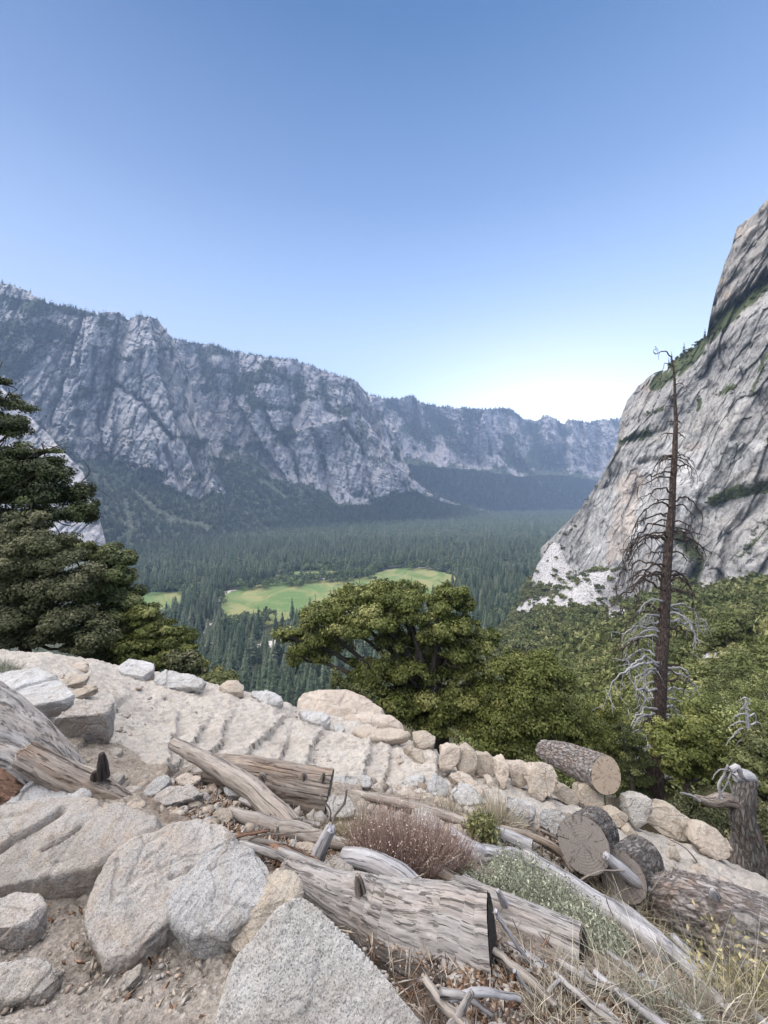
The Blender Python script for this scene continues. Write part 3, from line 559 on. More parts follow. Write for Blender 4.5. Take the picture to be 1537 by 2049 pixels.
# ------------------------------------------------------------------ big cliff on the right
CTOP = [(1080,1098),(1105,1076),(1130,1050),(1150,1030),(1163,1015),(1180,990),(1203,955),(1215,930),(1228,905),(1235,880),(1240,850),(1244,830),(1256,800),(1275,775),(1290,762),(1300,752),(1312,745),(1335,740),(1345,722),(1380,702),(1395,690),(1415,672),(1419,645),(1426,610),(1433,580),(1443,550),(1452,520),(1462,500),(1470,470),(1474,455),(1484,447),(1500,436),(1512,425),(1530,405),(1545,385),(1650,330),(1900,260),(2200,240)]
def build_cliff():
    ct = np.array(CTOP, float); u = np.arange(1082, 2150, 1.9); rt = np.interp(u, ct[:, 0], ct[:, 1]) + 2.2 * fbm(np.stack([u / 9, 0 * u, 0 * u], -1), 4, 77)
    rf = np.interp(u, FOOT[:, 0], FOOT[:, 1]) + 26
    nv = 520; s = np.linspace(0, 1, nv)[None]; R = rf[:, None] + (rt - rf)[:, None] * s; U = np.repeat(u[:, None], nv, 1)
    D = cliffD(U, R) * (1 + 0 * R)
    a = (U - HX) / F; b = (HY - R) / F; q = np.stack([a * D, D, b * D], -1)
    # rotate to slab coordinates: joints dip up to the right in the picture
    al = q[..., 1] * .9 + q[..., 0] * .35; up = q[..., 2]
    s1 = al * .97 + up * .16; s2 = -al * .15 + up * .98
    Q = np.stack([s1 / 16, s2 / 95, q[..., 0] / 60], -1).reshape(-1, 3); Q2 = np.stack([s1 / 5, s2 / 34, q[..., 0] / 30], -1).reshape(-1, 3)
    n1 = ridged(Q * .42, 3, 501).reshape(D.shape); n2 = ridged(Q, 4, 502).reshape(D.shape); n3 = fbm(Q2, 4, 503).reshape(D.shape); n4 = fbm(q.reshape(-1, 3) / 70, 4, 504).reshape(D.shape); n5 = ridged(q.reshape(-1, 3) / np.array([25, 25, 9.]), 4, 505).reshape(D.shape)
    n6 = fbm(q.reshape(-1, 3) / 9, 4, 506).reshape(D.shape); n7 = ridged(q.reshape(-1, 3) / np.array([60, 42, 150.]) + .35 * n4.reshape(-1, 1), 3, 511).reshape(D.shape); n8 = vnoise(q.reshape(-1, 3) / np.array([40, 34, 26.]) + .3 * n4.reshape(-1, 1), 512).reshape(D.shape); w1 = n4.ravel() * 1.2 + .25 * n3.ravel(); S1, S2 = s1.ravel(), s2.ravel(); pA, eA = plates2(S1 / 34 + w1 * .5, S2 / 70 + w1 * .4, 520); pB, eB = plates2(S1 / 11 + w1 * .6, S2 / 30 + w1 * .4, 530); pC, eC = plates2(S1 / 4.5, S2 / 9, 540, .6)
    jt = np.exp(-(eA / .05) ** 2) * 1.6 + np.exp(-(eB / .07) ** 2) * .5
    disp = 26 * n4 + 5 * n7 + (5.0 * pA + 1.7 * pB + .6 * pC + jt).reshape(D.shape) + 0 * n5 + 1.0 * n6
    # big forms of the face
    def gl(line, depth, wd):
        d, side = polydist(U + 5 * n3, R + 5 * n3, line); return depth * np.exp(-(d / wd) ** 2)
    disp += gl([(1415,672),(1345,725),(1300,800)], 22, 16) * .6 + gl([(1240,888),(1330,862),(1345,800)], 10, 7) + gl([(1280,925),(1325,920)], 14, 7) + gl([(1537,555),(1470,610),(1415,672)], 22, 14)
    disp += gl([(1350,1075),(1400,1110),(1380,1190)], 11, 16) + gl([(1400,1030),(1470,1000),(1537,975)], 5, 12) + gl([(1530,1000),(1460,1060),(1440,1180)], 8, 8) + gl([(1155,1060),(1140,1150)], -8, 10)
    d, side = polydist(U, R, [(1345,735),(1290,850),(1235,890)]); disp += np.where((side > 0), 10 * (1 - np.exp(-(d / 14))) * (R < 905), 0)
    wv = np.clip(s * 14, 0, 1) 
    D2 = D + disp * wv; 
    V = np.stack([a * D2, D2, b * D2], -1)
    # back side
    back = []; last = V[:, -1]
    for k in range(1, 7): back.append(last + np.stack([np.full(len(u), 60. * k), np.full(len(u), 25. * k), np.full(len(u), -3. * k * k)], -1))
    V = np.concatenate([V, np.stack(back, 1)], 1)
    veg = fbm(q.reshape(-1, 3) / np.array([30, 30, 16.]), 4, 508).reshape(D.shape) * .75 - .38 - .12 * n5
    for ln, ad, wd in [([(1345,722),(1420,668),(1480,610),(1537,565)], .9, 15), ([(1310,770),(1340,750),(1400,700)], .75, 15), ([(1240,884),(1290,872),(1300,868)], .8, 7), ([(1290,830),(1330,820)], .4, 9), ([(1425,1003),(1480,985),(1537,978)], .62, 14), ([(1360,1075),(1400,1120),(1385,1170)], .5, 20), ([(1400,800),(1398,820)], .8, 6), ([(1345,1040),(1345,1060)], .5, 10), ([(1480,1110),(1537,1050)], .5, 12), ([(1440,790),(1470,770)], .5, 9), ([(1505,790),(1537,700)], .4, 12)]:
        d, _ = polydist(U + 9 * n3, R + 9 * n3, ln); veg = np.maximum(veg, ad * 1.15 * np.exp(-(d / wd) ** 2) - .1 + .25 * n3)
    pale = inpoly(U + 25 * n4, R + 20 * n4, [(1175,1140),(1200,1000),(1250,910),(1345,880),(1420,870),(1530,880),(1500,940),(1400,980),(1350,1060),(1250,1130)]).astype(float) * .9
    tan = inpoly(U + 10 * n3, R + 10 * n3, [(1205,1130),(1225,1040),(1235,960),(1275,930),(1290,960),(1270,1050),(1255,1100),(1225,1130)]).astype(float)
    for c, r in (((1478,462), 12), ((1455,590), 10), ((1300,775), 12), ((1440,560), 8), ((1395,893), 9), ((1375,893), 10)): tan = np.maximum(tan, np.exp(-((U - c[0]) ** 2 / (r*1.4) ** 2 + (R - c[1]) ** 2 / r ** 2)))
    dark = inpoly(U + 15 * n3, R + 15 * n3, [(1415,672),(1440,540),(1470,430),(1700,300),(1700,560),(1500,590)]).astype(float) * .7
    ext = lambda A, v=0.: np.concatenate([A, np.full((len(u), 6), v)], 1)
    me = gridmesh('granite_cliff', V, {'veg': ext(veg + .1), 'pale': ext(pale), 'tan': ext(tan), 'dark': ext(dark)}, None)
    k = N('cliff_granite'); c = k.coord('Object'); mp = k.n('ShaderNodeMapping'); mp.inputs['Rotation'].default_value = (math.radians(-14), 0, 0); mp.inputs['Scale'].default_value = (1, 1, .28)
    k.l(k.n('ShaderNodeTexCoord').outputs['Object'], mp.inputs[0]); st = mp.outputs[0]; vt = k.coord('Object', (1, 1, .1))
    A = k.noise(st, .06, 8, .7, .4); B = k.noise(st, .25, 7, .72, .6); Fn = k.noise(c, .9, 6, .75); S = k.noise(vt, .12, 5, .65); W = k.noise(c, .02, 5, .65)
    col = k.mix(k.ramp(A, [(.32, 0), (.66, 1)]), (.29, .28, .27), (.39, .375, .36)); col = k.mix(k.math('MULTIPLY', k.ramp(W, [(.46, 0), (.62, 1)]), .6), col, (.47, .43, .39))
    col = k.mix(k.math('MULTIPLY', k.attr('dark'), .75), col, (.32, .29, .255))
    col = k.mix(k.math('MULTIPLY', k.attr('pale'), k.ramp(S, [(.35, .3), (.6, 1)])), col, (.50, .485, .47)); col = k.mix(k.math('MULTIPLY', k.attr('tan'), k.ramp(S, [(.35, .12), (.6, .5)])), col, (.50, .37, .27))
    col = k.mix(.45, col, k.ramp(S, [(.3, .66), (.5, 1), (.75, 1.2)]), 'MULTIPLY')
    dn = k.n('ShaderNodeTexNoise'); k.setv(dn, Scale=.07, Detail=6, Roughness=.7); k.l(c, dn.inputs['Vector']); dv = k.n('ShaderNodeVectorMath', operation='MULTIPLY_ADD'); k.l(dn.outputs['Color'], dv.inputs[0]); dv.inputs[1].default_value = (26, 26, 10); k.l(mp.outputs[0], dv.inputs[2])
    ck = k.ramp(k.voro(dv.outputs[0], .085, 'DISTANCE_TO_EDGE'), [(0, .25), (.025, .8), (.06, 1)]); pc = k.n('ShaderNodeSeparateColor'); k.l(k.voro(dv.outputs[0], .085, out='Color'), pc.inputs[0]); pl2 = k.n('ShaderNodeSeparateColor'); k.l(k.voro(dv.outputs[0], .26, out='Color'), pl2.inputs[0])
    col = k.mix(.5, col, k.ramp(pc.outputs[0], [(0, .72), (1, 1.2)]), 'MULTIPLY'); col = k.mix(.4, col, k.ramp(pl2.outputs[0], [(0, .76), (1, 1.16)]), 'MULTIPLY'); B2 = k.noise(st, .7, 6, .78, .4); hz = k.noise(k.coord('Object', (.25, .25, 1.4)), .09, 6, .72, .6)
    col = k.mix(.5, col, ck, 'MULTIPLY'); col = k.mix(.5, col, k.ramp(B2, [(.40, .42), (.46, .97), (.65, 1.18)]), 'MULTIPLY'); col = k.mix(.5, col, k.ramp(hz, [(.36, .4), (.43, .95), (.7, 1.15)]), 'MULTIPLY')
    col = k.mix(.45, col, k.ramp(B, [(.36, .42), (.44, .97), (.7, 1.15)]), 'MULTIPLY'); col = k.mix(.35, col, k.ramp(Fn, [(.32, .6), (.6, 1.1)]), 'MULTIPLY')
    vm = k.ramp(k.math('ADD', k.attr('veg'), k.math('MULTIPLY', k.math('SUBTRACT', Fn, .5), 1.0)), [(.38, 0), (.46, 1)])
    col = k.mix(vm, col, k.mix(k.ramp(k.noise(c, 1.2, 4, .7), [(.35, 0), (.65, 1)]), (.05, .06, .03), (.10, .115, .05)))
    m = k.done(col, .92, [(pc.outputs[0], .5, 1.2), (B, .6, .9), (ck, .7, 1.2), (Fn, .5, .5)], .12)
    o = struct(link('granite_cliff', me, m))
    return dict(V=V, U=U, R=R)
# ------------------------------------------------------------------ rocks
def hull_remesh(pts, voxel):
    bm = bmesh.new()
    for p in pts: bm.verts.new(p)
    r = bmesh.ops.convex_hull(bm, input=bm.verts[:]); 
    bmesh.ops.delete(bm, geom=[g for g in r['geom_interior'] if isinstance(g, bmesh.types.BMVert)], context='VERTS')
    me = bpy.data.meshes.new('tmp'); bm.to_mesh(me); bm.free()
    o = bpy.data.objects.new('tmp', me); COL.objects.link(o)
    m = o.modifiers.new('r', 'REMESH'); m.mode = 'VOXEL'; m.voxel_size = voxel; m.adaptivity = 0
    dg = bpy.context.evaluated_depsgraph_get(); ev = o.evaluated_get(dg); mm = bpy.data.meshes.new_from_object(ev)
    bpy.data.objects.remove(o); bpy.data.meshes.remove(me)
    return mm
def rough(me, size, seed, amp=1.0, cut=1.0, dd=None, strata=None, cracks=()):
    n = len(me.vertices); co = np.empty(n * 3, np.float32); me.vertices.foreach_get('co', co); co = co.reshape(-1, 3).astype(float)
    no = np.empty(n * 3, np.float32); me.vertex_normals.foreach_get('vector', no); no = no.reshape(-1, 3)
    q = co / size + seed * 7.7
    d = .030 * fbm(q * 2.6, 3, seed) + .016 * ridged(q * 5.5 + .2 * fbm(q * 4, 2, seed)[:, None], 3, seed + 1) + .010 * fbm(q * 16, 3, seed + 2)
    ctr = co.mean(0); rr = np.random.default_rng(seed + 77); rel = co - ctr
    for kk in range(16):      # break planes
        v = rr.normal(0, 1, 3); v[1] -= .35; v[2] += .2; v /= np.linalg.norm(v); pr = rel @ v; h = pr.max() * (1 - rr.uniform(.03, .20) * cut); ov = np.maximum(pr - h, 0); rel = rel - v * ov[:, None] * .93
    co = ctr + rel; q = co / size + seed * 7.7; d = d * .5
    # split faces: plates with their own slope, parted by sharp joints
    ra = rr.uniform(0, 3.14); ux = q[:, 0] * math.cos(ra) + q[:, 1] * math.sin(ra) + .6 * q[:, 2]; uy = -q[:, 0] * math.sin(ra) + q[:, 1] * math.cos(ra) - .5 * q[:, 2]; wv = .25 * fbm(q * 3, 2, seed + 60)
    h1, e1 = plates2(ux * 2.2 + wv, uy * 3.4 + wv, seed + 61, 1.2); h2, e2 = plates2(ux * 6 + wv, uy * 9 - wv, seed + 66, 1.2)
    d += (.020 * h1 + .007 * h2 - .012 * np.exp(-(e1 / .05) ** 2) * (fbm(q * 5, 2, seed + 70) > -.1)) * min(1, cut + .35)
    # flat chipped facets
    c = vnoise(q * 4.2, seed + 3); d += .018 * np.round(c * 3) / 3
    if strata is not None:
        s = q @ np.array(strata); d += .012 * (1 - 2 * np.abs(vnoise(np.stack([s * 22, q[:, 0] * 2, q[:, 1] * 2], -1), seed + 5)))
    d = d * size * amp + fbm(co * 60, 3, seed + 4) * .0022 * min(1.5, size / .3)
    co = co + no * d[:, None]
    if len(cracks):
        px = HX + F * co[:, 0] / co[:, 1]; py = HY - F * co[:, 2] / co[:, 1]
        for ln, dep, wd in cracks:
            dist, _ = polydist(px + 3 * fbm(co * 20, 3, 8), py + 3 * fbm(co * 20, 3, 9), ln); co[:, 2] -= dep * np.exp(-(dist / wd) ** 4) * (no[:, 2] > .1)
    me.vertices.foreach_set('co', co.astype(np.float32).ravel()); me.update()
    return me
ROCKN = [0]
def rock(label, poly, side, mat, n=(0, -.3, .95), th=None, seed=None, amp=1.0, ext=(0, .12, -1), taper=.93, bulge=.01, group=None, cat='rock', name='rock', cut=.45, strata=None, cracks=(), d=None, bury=.06, vox=1.0):
    ROCKN[0] += 1; seed = ROCKN[0] if seed is None else seed
    p = np.array(poly, float); cx = p[:, 0].mean(); yb = p[:, 1].max(); cy = p[:, 1].mean()
    kx = p[np.argmax(p[:, 1]), 0]
    d0 = G(kx, min(yb + side, 2300)) if d is None else d
    n = np.array(n, float); n /= np.linalg.norm(n); A = P(kx, yb, d0)
    rays = np.stack([(p[:, 0] - HX) / F, np.ones(len(p)), (HY - p[:, 1]) / F], -1)
    D = (n @ A) / (rays @ n); D = np.clip(D, d0 * .7, d0 * 1.6)
    T = rays * D[:, None]
    th = (side / F * d0 + bury) if th is None else th
    e = np.array(ext, float); e /= np.linalg.norm(e); c = T.mean(0)
    low = c + (T - c) * taper + e * th; mid = c + (T - c) * (1 + (taper - 1) * .35) + e * th * .5
    sz = np.linalg.norm(T.max(0) - T.min(0)) 
    pts = list(T) + list(low) + list(mid) + [c + n * bulge * sz]
    size = max(sz, th)
    me = hull_remesh(pts, max(d0 * .0013 * vox, size / 140))
    rough(me, size, seed, amp, cut, strata=strata, cracks=cracks)
    m2 = np.empty(len(me.vertices) * 3, np.float32); me.vertices.foreach_get('co', m2); m2 = m2.reshape(-1, 3)
    org = np.array([m2[:, 0].mean(), m2[:, 1].mean(), m2[:, 2].min()]); me.vertices.foreach_set('co', (m2 - org).astype(np.float32).ravel()); me.update()
    me.name = name; me.polygons.foreach_set('use_smooth', np.ones(len(me.polygons), bool))
    o = link(name, me, mat, loc=org); return tag(o, label, cat, group)

def build_rocks():
    gw = granite('granite_pale', (.56, .54, .51), (.42, .405, .385), (.50, .45, .38), 1.0, .8, .25)
    gb = granite('granite_blueish', (.57, .57, .565), (.42, .42, .42), (.47, .43, .38), 1.0, .65, .2)
    gt = granite('granite_tan', (.52, .475, .41), (.40, .355, .30), (.48, .39, .29), 1.0, .5, .6)
    gg = granite('granite_grey_tan', (.48, .46, .43), (.345, .325, .305), (.40, .31, .23), 1.0, .6, .5)
    gd = granite('granite_dusty', (.55, .49, .42), (.44, .385, .325), (.46, .36, .28), 1.3, .35, .5)
    up = (0, -.3, .95)
    # close foreground
    rock('large pale speckled granite boulder with a pointed top, in front of the fat log', [(428,2075),(437,2005),(468,1915),(505,1882),(556,1812),(606,1793),(652,1832),(705,1895),(790,1975),(868,2075),(900,2200),(440,2200)], 60, gw, n=(.03, -.72, .7), th=.5, amp=.3, cut=.08, bulge=.0, d=.98, name='boulder', cat='boulder')
    rock('tan brick-shaped rock wedged between the two grey boulders', [(556,1736),(590,1742),(607,1768),(606,1800),(560,1850),(505,1905),(470,1905),(447,1880),(455,1845),(512,1770)], 25, gt, n=(-.1, -.45, .9), th=.16, amp=.7, bulge=.10, taper=.85)
    rock('blue-grey granite boulder with a dark overhanging front', [(410,1712),(455,1688),(500,1697),(540,1728),(546,1770),(512,1822),(455,1862),(405,1880),(365,1850),(325,1808),(345,1780)], 45, gb, n=(0, -.25, .95), th=.22, taper=.8, amp=.8, strata=(.5, -.5, .7), name='boulder', cat='boulder')
    rock('broad grey-tan slab whose point reaches down towards the bare soil', [(285,1662),(395,1640),(440,1650),(472,1685),(440,1740),(380,1800),(325,1850),(258,1915),(213,1935),(190,1890),(165,1835),(180,1790),(225,1712)], 18, gg, n=(.05, -.32, .95), th=.25, amp=.8, strata=(.6, .4, .5), cracks=[([(450,1690),(400,1730),(340,1755)], .02, 5), ([(330,1690),(290,1720)], .01, 4), ([(235,1720),(225,1800)], .012, 4)], name='slab', cat='rock slab')
    rock('long flat light grey slab with two open cracks at the left edge of the picture', [(-160,1660),(-60,1612),(20,1598),(120,1592),(240,1600),(325,1640),(352,1662),(300,1688),(228,1722),(130,1732),(60,1748),(0,1775),(-120,1800)], 30, gg, n=(.02, -.28, .95), th=.35, amp=.55, bulge=.03, cracks=[([(-40,1725),(40,1672),(85,1648),(122,1622)], .07, 6), ([(85,1700),(125,1680),(160,1655)], .04, 2.6), ([(-30,1640),(60,1625)], .012, 3)], name='slab', cat='rock slab')
    rock('raised pale slab lying on the long cracked slab beside the bark log', [(5,1600),(40,1566),(102,1540),(140,1552),(178,1566),(182,1588),(160,1606),(120,1590),(40,1618)], 14, gb, n=(0, -.35, .93), th=.1, amp=.7, d=2.25, name='slab', cat='rock slab')
    rock('rounded tan rock at the left edge below the cracked slab', [(-60,1810),(0,1800),(30,1786),(75,1790),(92,1812),(70,1842),(20,1856),(-60,1862)], 40, gg, n=(0, -.25, .96), th=.18, taper=.8, amp=.8)
    rock('half buried low stone in the bare soil near the bottom left corner', [(-40,1935),(60,1915),(130,1940),(90,1985),(-20,2010)], 8, gg, amp=1.0, bury=.05)
    rock('thin reddish stone edge standing out of the soil beside the pointed slab', [(250,1945),(285,1925),(280,1950),(245,1985),(238,1975)], 6, gg, amp=1.0, bury=.04)
    # upper left
    rock('broad white weathered slab with a dark undercut edge at the left edge', [(-120,1395),(-40,1350),(20,1338),(62,1334),(98,1345),(124,1362),(118,1374),(156,1392),(140,1400),(95,1406),(30,1418),(-60,1425)], 24, gb, n=(0, -.18, .98), th=.2, taper=.78, amp=.5, bulge=.02, name='slab', cat='rock slab')
    rock('dark square block under the tip of the white slab', [(104,1438),(150,1412),(200,1402),(226,1404),(216,1428),(160,1432)], 38, gg, n=(0, -.2, .98), th=.3, taper=.9, name='block')
    rock('angular brown block hanging at the end of the dark square block', [(158,1430),(215,1426),(223,1440),(216,1452),(160,1448)], 18, gg, n=(0, -.5, .85), th=.2, amp=1)
    rock('small flat slab stepping up behind the white slab', [(128,1352),(150,1345),(178,1352),(172,1362),(130,1372)], 6, gd, bury=.05)
    rock('thin flat flake of rock lying on the sand right of the white slab', [(100,1392),(150,1378),(190,1368),(200,1376),(150,1396)], 5, gd, bury=.04)
    rock('low wedge of rock buried in the sand behind the white slab', [(96,1330),(130,1322),(172,1328),(176,1342),(130,1338)], 4, gd, bury=.04)
    rock('grey block with straight joints on the edge of the drop', [(232,1336),(262,1316),(310,1328),(308,1338),(286,1352),(240,1346)], 12, gb, n=(-.1, -.45, .9), th=.22, amp=.5, strata=(0, .5, .9), cracks=[([(255,1330),(290,1342)], .02, 2.5)], bulge=0)
    rock('low grey ridge of rock right of the jointed block', [(306,1362),(334,1340),(372,1348),(416,1362),(405,1374),(330,1376)], 5, gb, amp=1)
    rock('small rounded pale boulder on the lip of the sand', [(438,1374),(450,1361),(478,1361),(489,1372),(486,1384),(445,1386)], 6, gd, bulge=.12)
    rock('low pale rock beside the reddish grass tuft', [(500,1390),(508,1382),(535,1382),(560,1392),(567,1406),(530,1410)], 4, gb, bulge=.1)
    rock('tiny white stone at the lip between two pale rocks', [(572,1406),(584,1400),(596,1410),(590,1416)], 2, gw)
    rock('big smooth tan boulder standing beyond the lip, left of the oak', [(590,1408),(606,1388),(640,1378),(692,1376),(730,1392),(772,1420),(768,1450),(700,1462),(640,1456),(598,1428)], 12, gd, n=(0, -.5, .85), th=.7, amp=.5, bulge=.06, d=6.6, name='boulder', cat='boulder')
    rock('second smooth boulder with a rusty patch, in front of the big tan boulder', [(655,1462),(690,1434),(740,1424),(782,1432),(806,1448),(815,1462),(740,1476)], 10, gd, n=(0, -.5, .85), th=.5, amp=.5, bulge=.08, d=5.9, name='boulder', cat='boulder')
    rock('grey broken rock in the sand in front of the big tan boulder', [(596,1422),(630,1424),(660,1434),(662,1448),(640,1450),(612,1440)], 10, gb, n=(0, -.4, .9), amp=1.1)
    rock('small grey cube of rock beside the grey broken rock', [(668,1450),(684,1446),(690,1458),(684,1466),(670,1464)], 6, gb)
    rock('flat tilted slab with a shaded underside above the wall', [(700,1462),(730,1455),(775,1453),(826,1466),(820,1474),(780,1480),(732,1478)], 13, gd, n=(0, -.2, .98), th=.13, taper=.6, amp=.7, name='slab', cat='rock slab')
    rock('pale rock behind the flat tilted slab', [(824,1462),(850,1460),(872,1474),(868,1492),(840,1496),(826,1482)], 8, gd, bulge=.1)
    rock('wedge of pale rock below the flat tilted slab', [(806,1490),(845,1500),(852,1516),(850,1530),(832,1520)], 5, gd, n=(0, -.6, .8))
    rock('small brick-like stone lying on the trail', [(792,1518),(806,1516),(808,1524),(796,1526)], 3, gt, n=(0, -.4, .9), bury=.01)
    # the wall along the outer edge of the trail
    W = 'stones of the low wall along the trail'
    fc = (-.15, -.80, .55)
    wl = [('leftmost wall stone, tall and smooth', [(886,1502),(900,1495),(919,1498),(918,1520),(906,1538),(884,1540)], gd, fc, 8),
          ('second wall stone from the left, upright with a rounded foot', [(920,1503),(936,1496),(953,1508),(953,1535),(942,1556),(924,1550),(916,1536)], gt, fc, 4),
          ('third wall stone from the left, square with a dark foot', [(956,1511),(975,1510),(994,1526),(996,1545),(984,1557),(956,1552)], gt, fc, 4),
          ('narrow upright wall stone between two square ones', [(996,1524),(1012,1520),(1018,1530),(1018,1552),(1008,1580),(999,1560)], gd, (-.4, -.75, .5), 3),
          ('wall stone with a bright slanted face and shaded left side', [(1020,1530),(1045,1532),(1064,1534),(1062,1556),(1046,1577),(1028,1568)], gd, (.2, -.75, .6), 5),
          ('largest tan wall stone near the middle, five-sided face', [(1062,1545),(1075,1530),(1105,1535),(1116,1562),(1108,1582),(1085,1600),(1062,1590),(1056,1570)], gt, fc, 6),
          ('broad low stone lying on top of the largest wall stone', [(1068,1530),(1088,1518),(1120,1514),(1140,1526),(1130,1545),(1108,1552),(1080,1548)], gd, (0, -.5, .86), 6),
          ('egg-shaped tan wall stone leaning right below the white lump', [(1116,1572),(1135,1576),(1155,1592),(1155,1606),(1140,1612),(1122,1602),(1110,1590)], gt, (.1, -.8, .55), 4),
          ('white lumpy stone on top of the wall left of the sawn log end', [(1124,1556),(1138,1546),(1152,1550),(1162,1568),(1170,1580),(1150,1584),(1136,1572)], gw, (0, -.6, .8), 4),
          ('two small tan stones stacked against the bark log, the upper one', [(1122,1534),(1142,1530),(1158,1540),(1150,1550),(1128,1548)], gt, (0, -.5, .86), 3),
          ('wide flat wall stone directly under the sawn log end', [(1162,1578),(1190,1568),(1212,1588),(1212,1602),(1196,1628),(1178,1618),(1160,1604)], gt, fc, 5),
          ('short block in a stack of two, the upper one', [(1217,1597),(1240,1594),(1248,1602),(1246,1618),(1220,1622)], gt, fc, 3),
          ('short block in a stack of two, the lower one', [(1222,1630),(1246,1626),(1258,1636),(1252,1652),(1230,1658)], gt, fc, 4),
          ('thin upright wall stone between the stacked blocks and the pale lump', [(1247,1598),(1256,1596),(1263,1612),(1261,1634),(1250,1626)], gt, fc, 3),
          ('pale lumpy wall stone with a pointed foot', [(1256,1598),(1282,1596),(1292,1606),(1306,1604),(1308,1620),(1296,1644),(1276,1662),(1264,1640)], gw, fc, 5),
          ('small brown stone below the pale lumpy wall stone', [(1252,1664),(1262,1654),(1280,1672),(1276,1682),(1256,1680)], gt, fc, 4),
          ('long wall stone sloping down to the right with a bright upper face', [(1304,1622),(1320,1614),(1345,1618),(1372,1636),(1392,1650),(1390,1678),(1376,1686),(1340,1678),(1310,1655)], gt, (0, -.65, .75), 8),
          ('smooth rounded wall stone right of the long sloping one', [(1392,1660),(1420,1654),(1440,1664),(1452,1684),(1468,1700),(1466,1718),(1440,1722),(1412,1708),(1395,1690)], gd, (0, -.65, .75), 7),
          ('last wall stone before the right edge, pale and rounded', [(1480,1712),(1505,1704),(1545,1716),(1590,1738),(1580,1760),(1520,1752),(1490,1735)], gd, (0, -.6, .8), 8),
          ('low pale stone filling the gap between the last two wall stones', [(1450,1690),(1476,1694),(1492,1712),(1480,1722),(1462,1716)], gd, (0, -.6, .8), 5),
          ('small dark stone at the foot of the third wall stone', [(976,1566),(986,1560),(990,1570),(982,1578)], gt, fc, 2),
          ('stone at the foot of the wall below the egg-shaped one', [(1085,1606),(1102,1600),(1112,1607),(1100,1612)], gt, (0, -.5, .86), 2),
          ('crumbling block on the ridge above the second wall stone', [(915,1488),(945,1480),(975,1486),(985,1500),(985,1512),(950,1502),(920,1497)], gd, (0, -.5, .86), 5),
          ('small cap stone on the ridge beside the pale grass tuft', [(964,1482),(976,1478),(984,1486),(982,1494),(968,1492)], gt, (0, -.5, .86), 3),
          ('stone half hidden behind the largest wall stone', [(1056,1518),(1072,1508),(1090,1512),(1080,1524),(1062,1530)], gd, (0, -.5, .86), 3)]
    for lb, pl, mt, nn, sd in wl:
        q_ = np.array(pl, float); c_ = q_.mean(0); pl = c_ + (q_ - c_) * 1.10
        rock(lb, pl, sd, mt, n=nn, th=.22, ext=(0, 1, -.35), taper=.85, amp=1.0, bulge=.02, cut=.7, group=W, name='wall_stone', cat='wall stone', bury=.05)
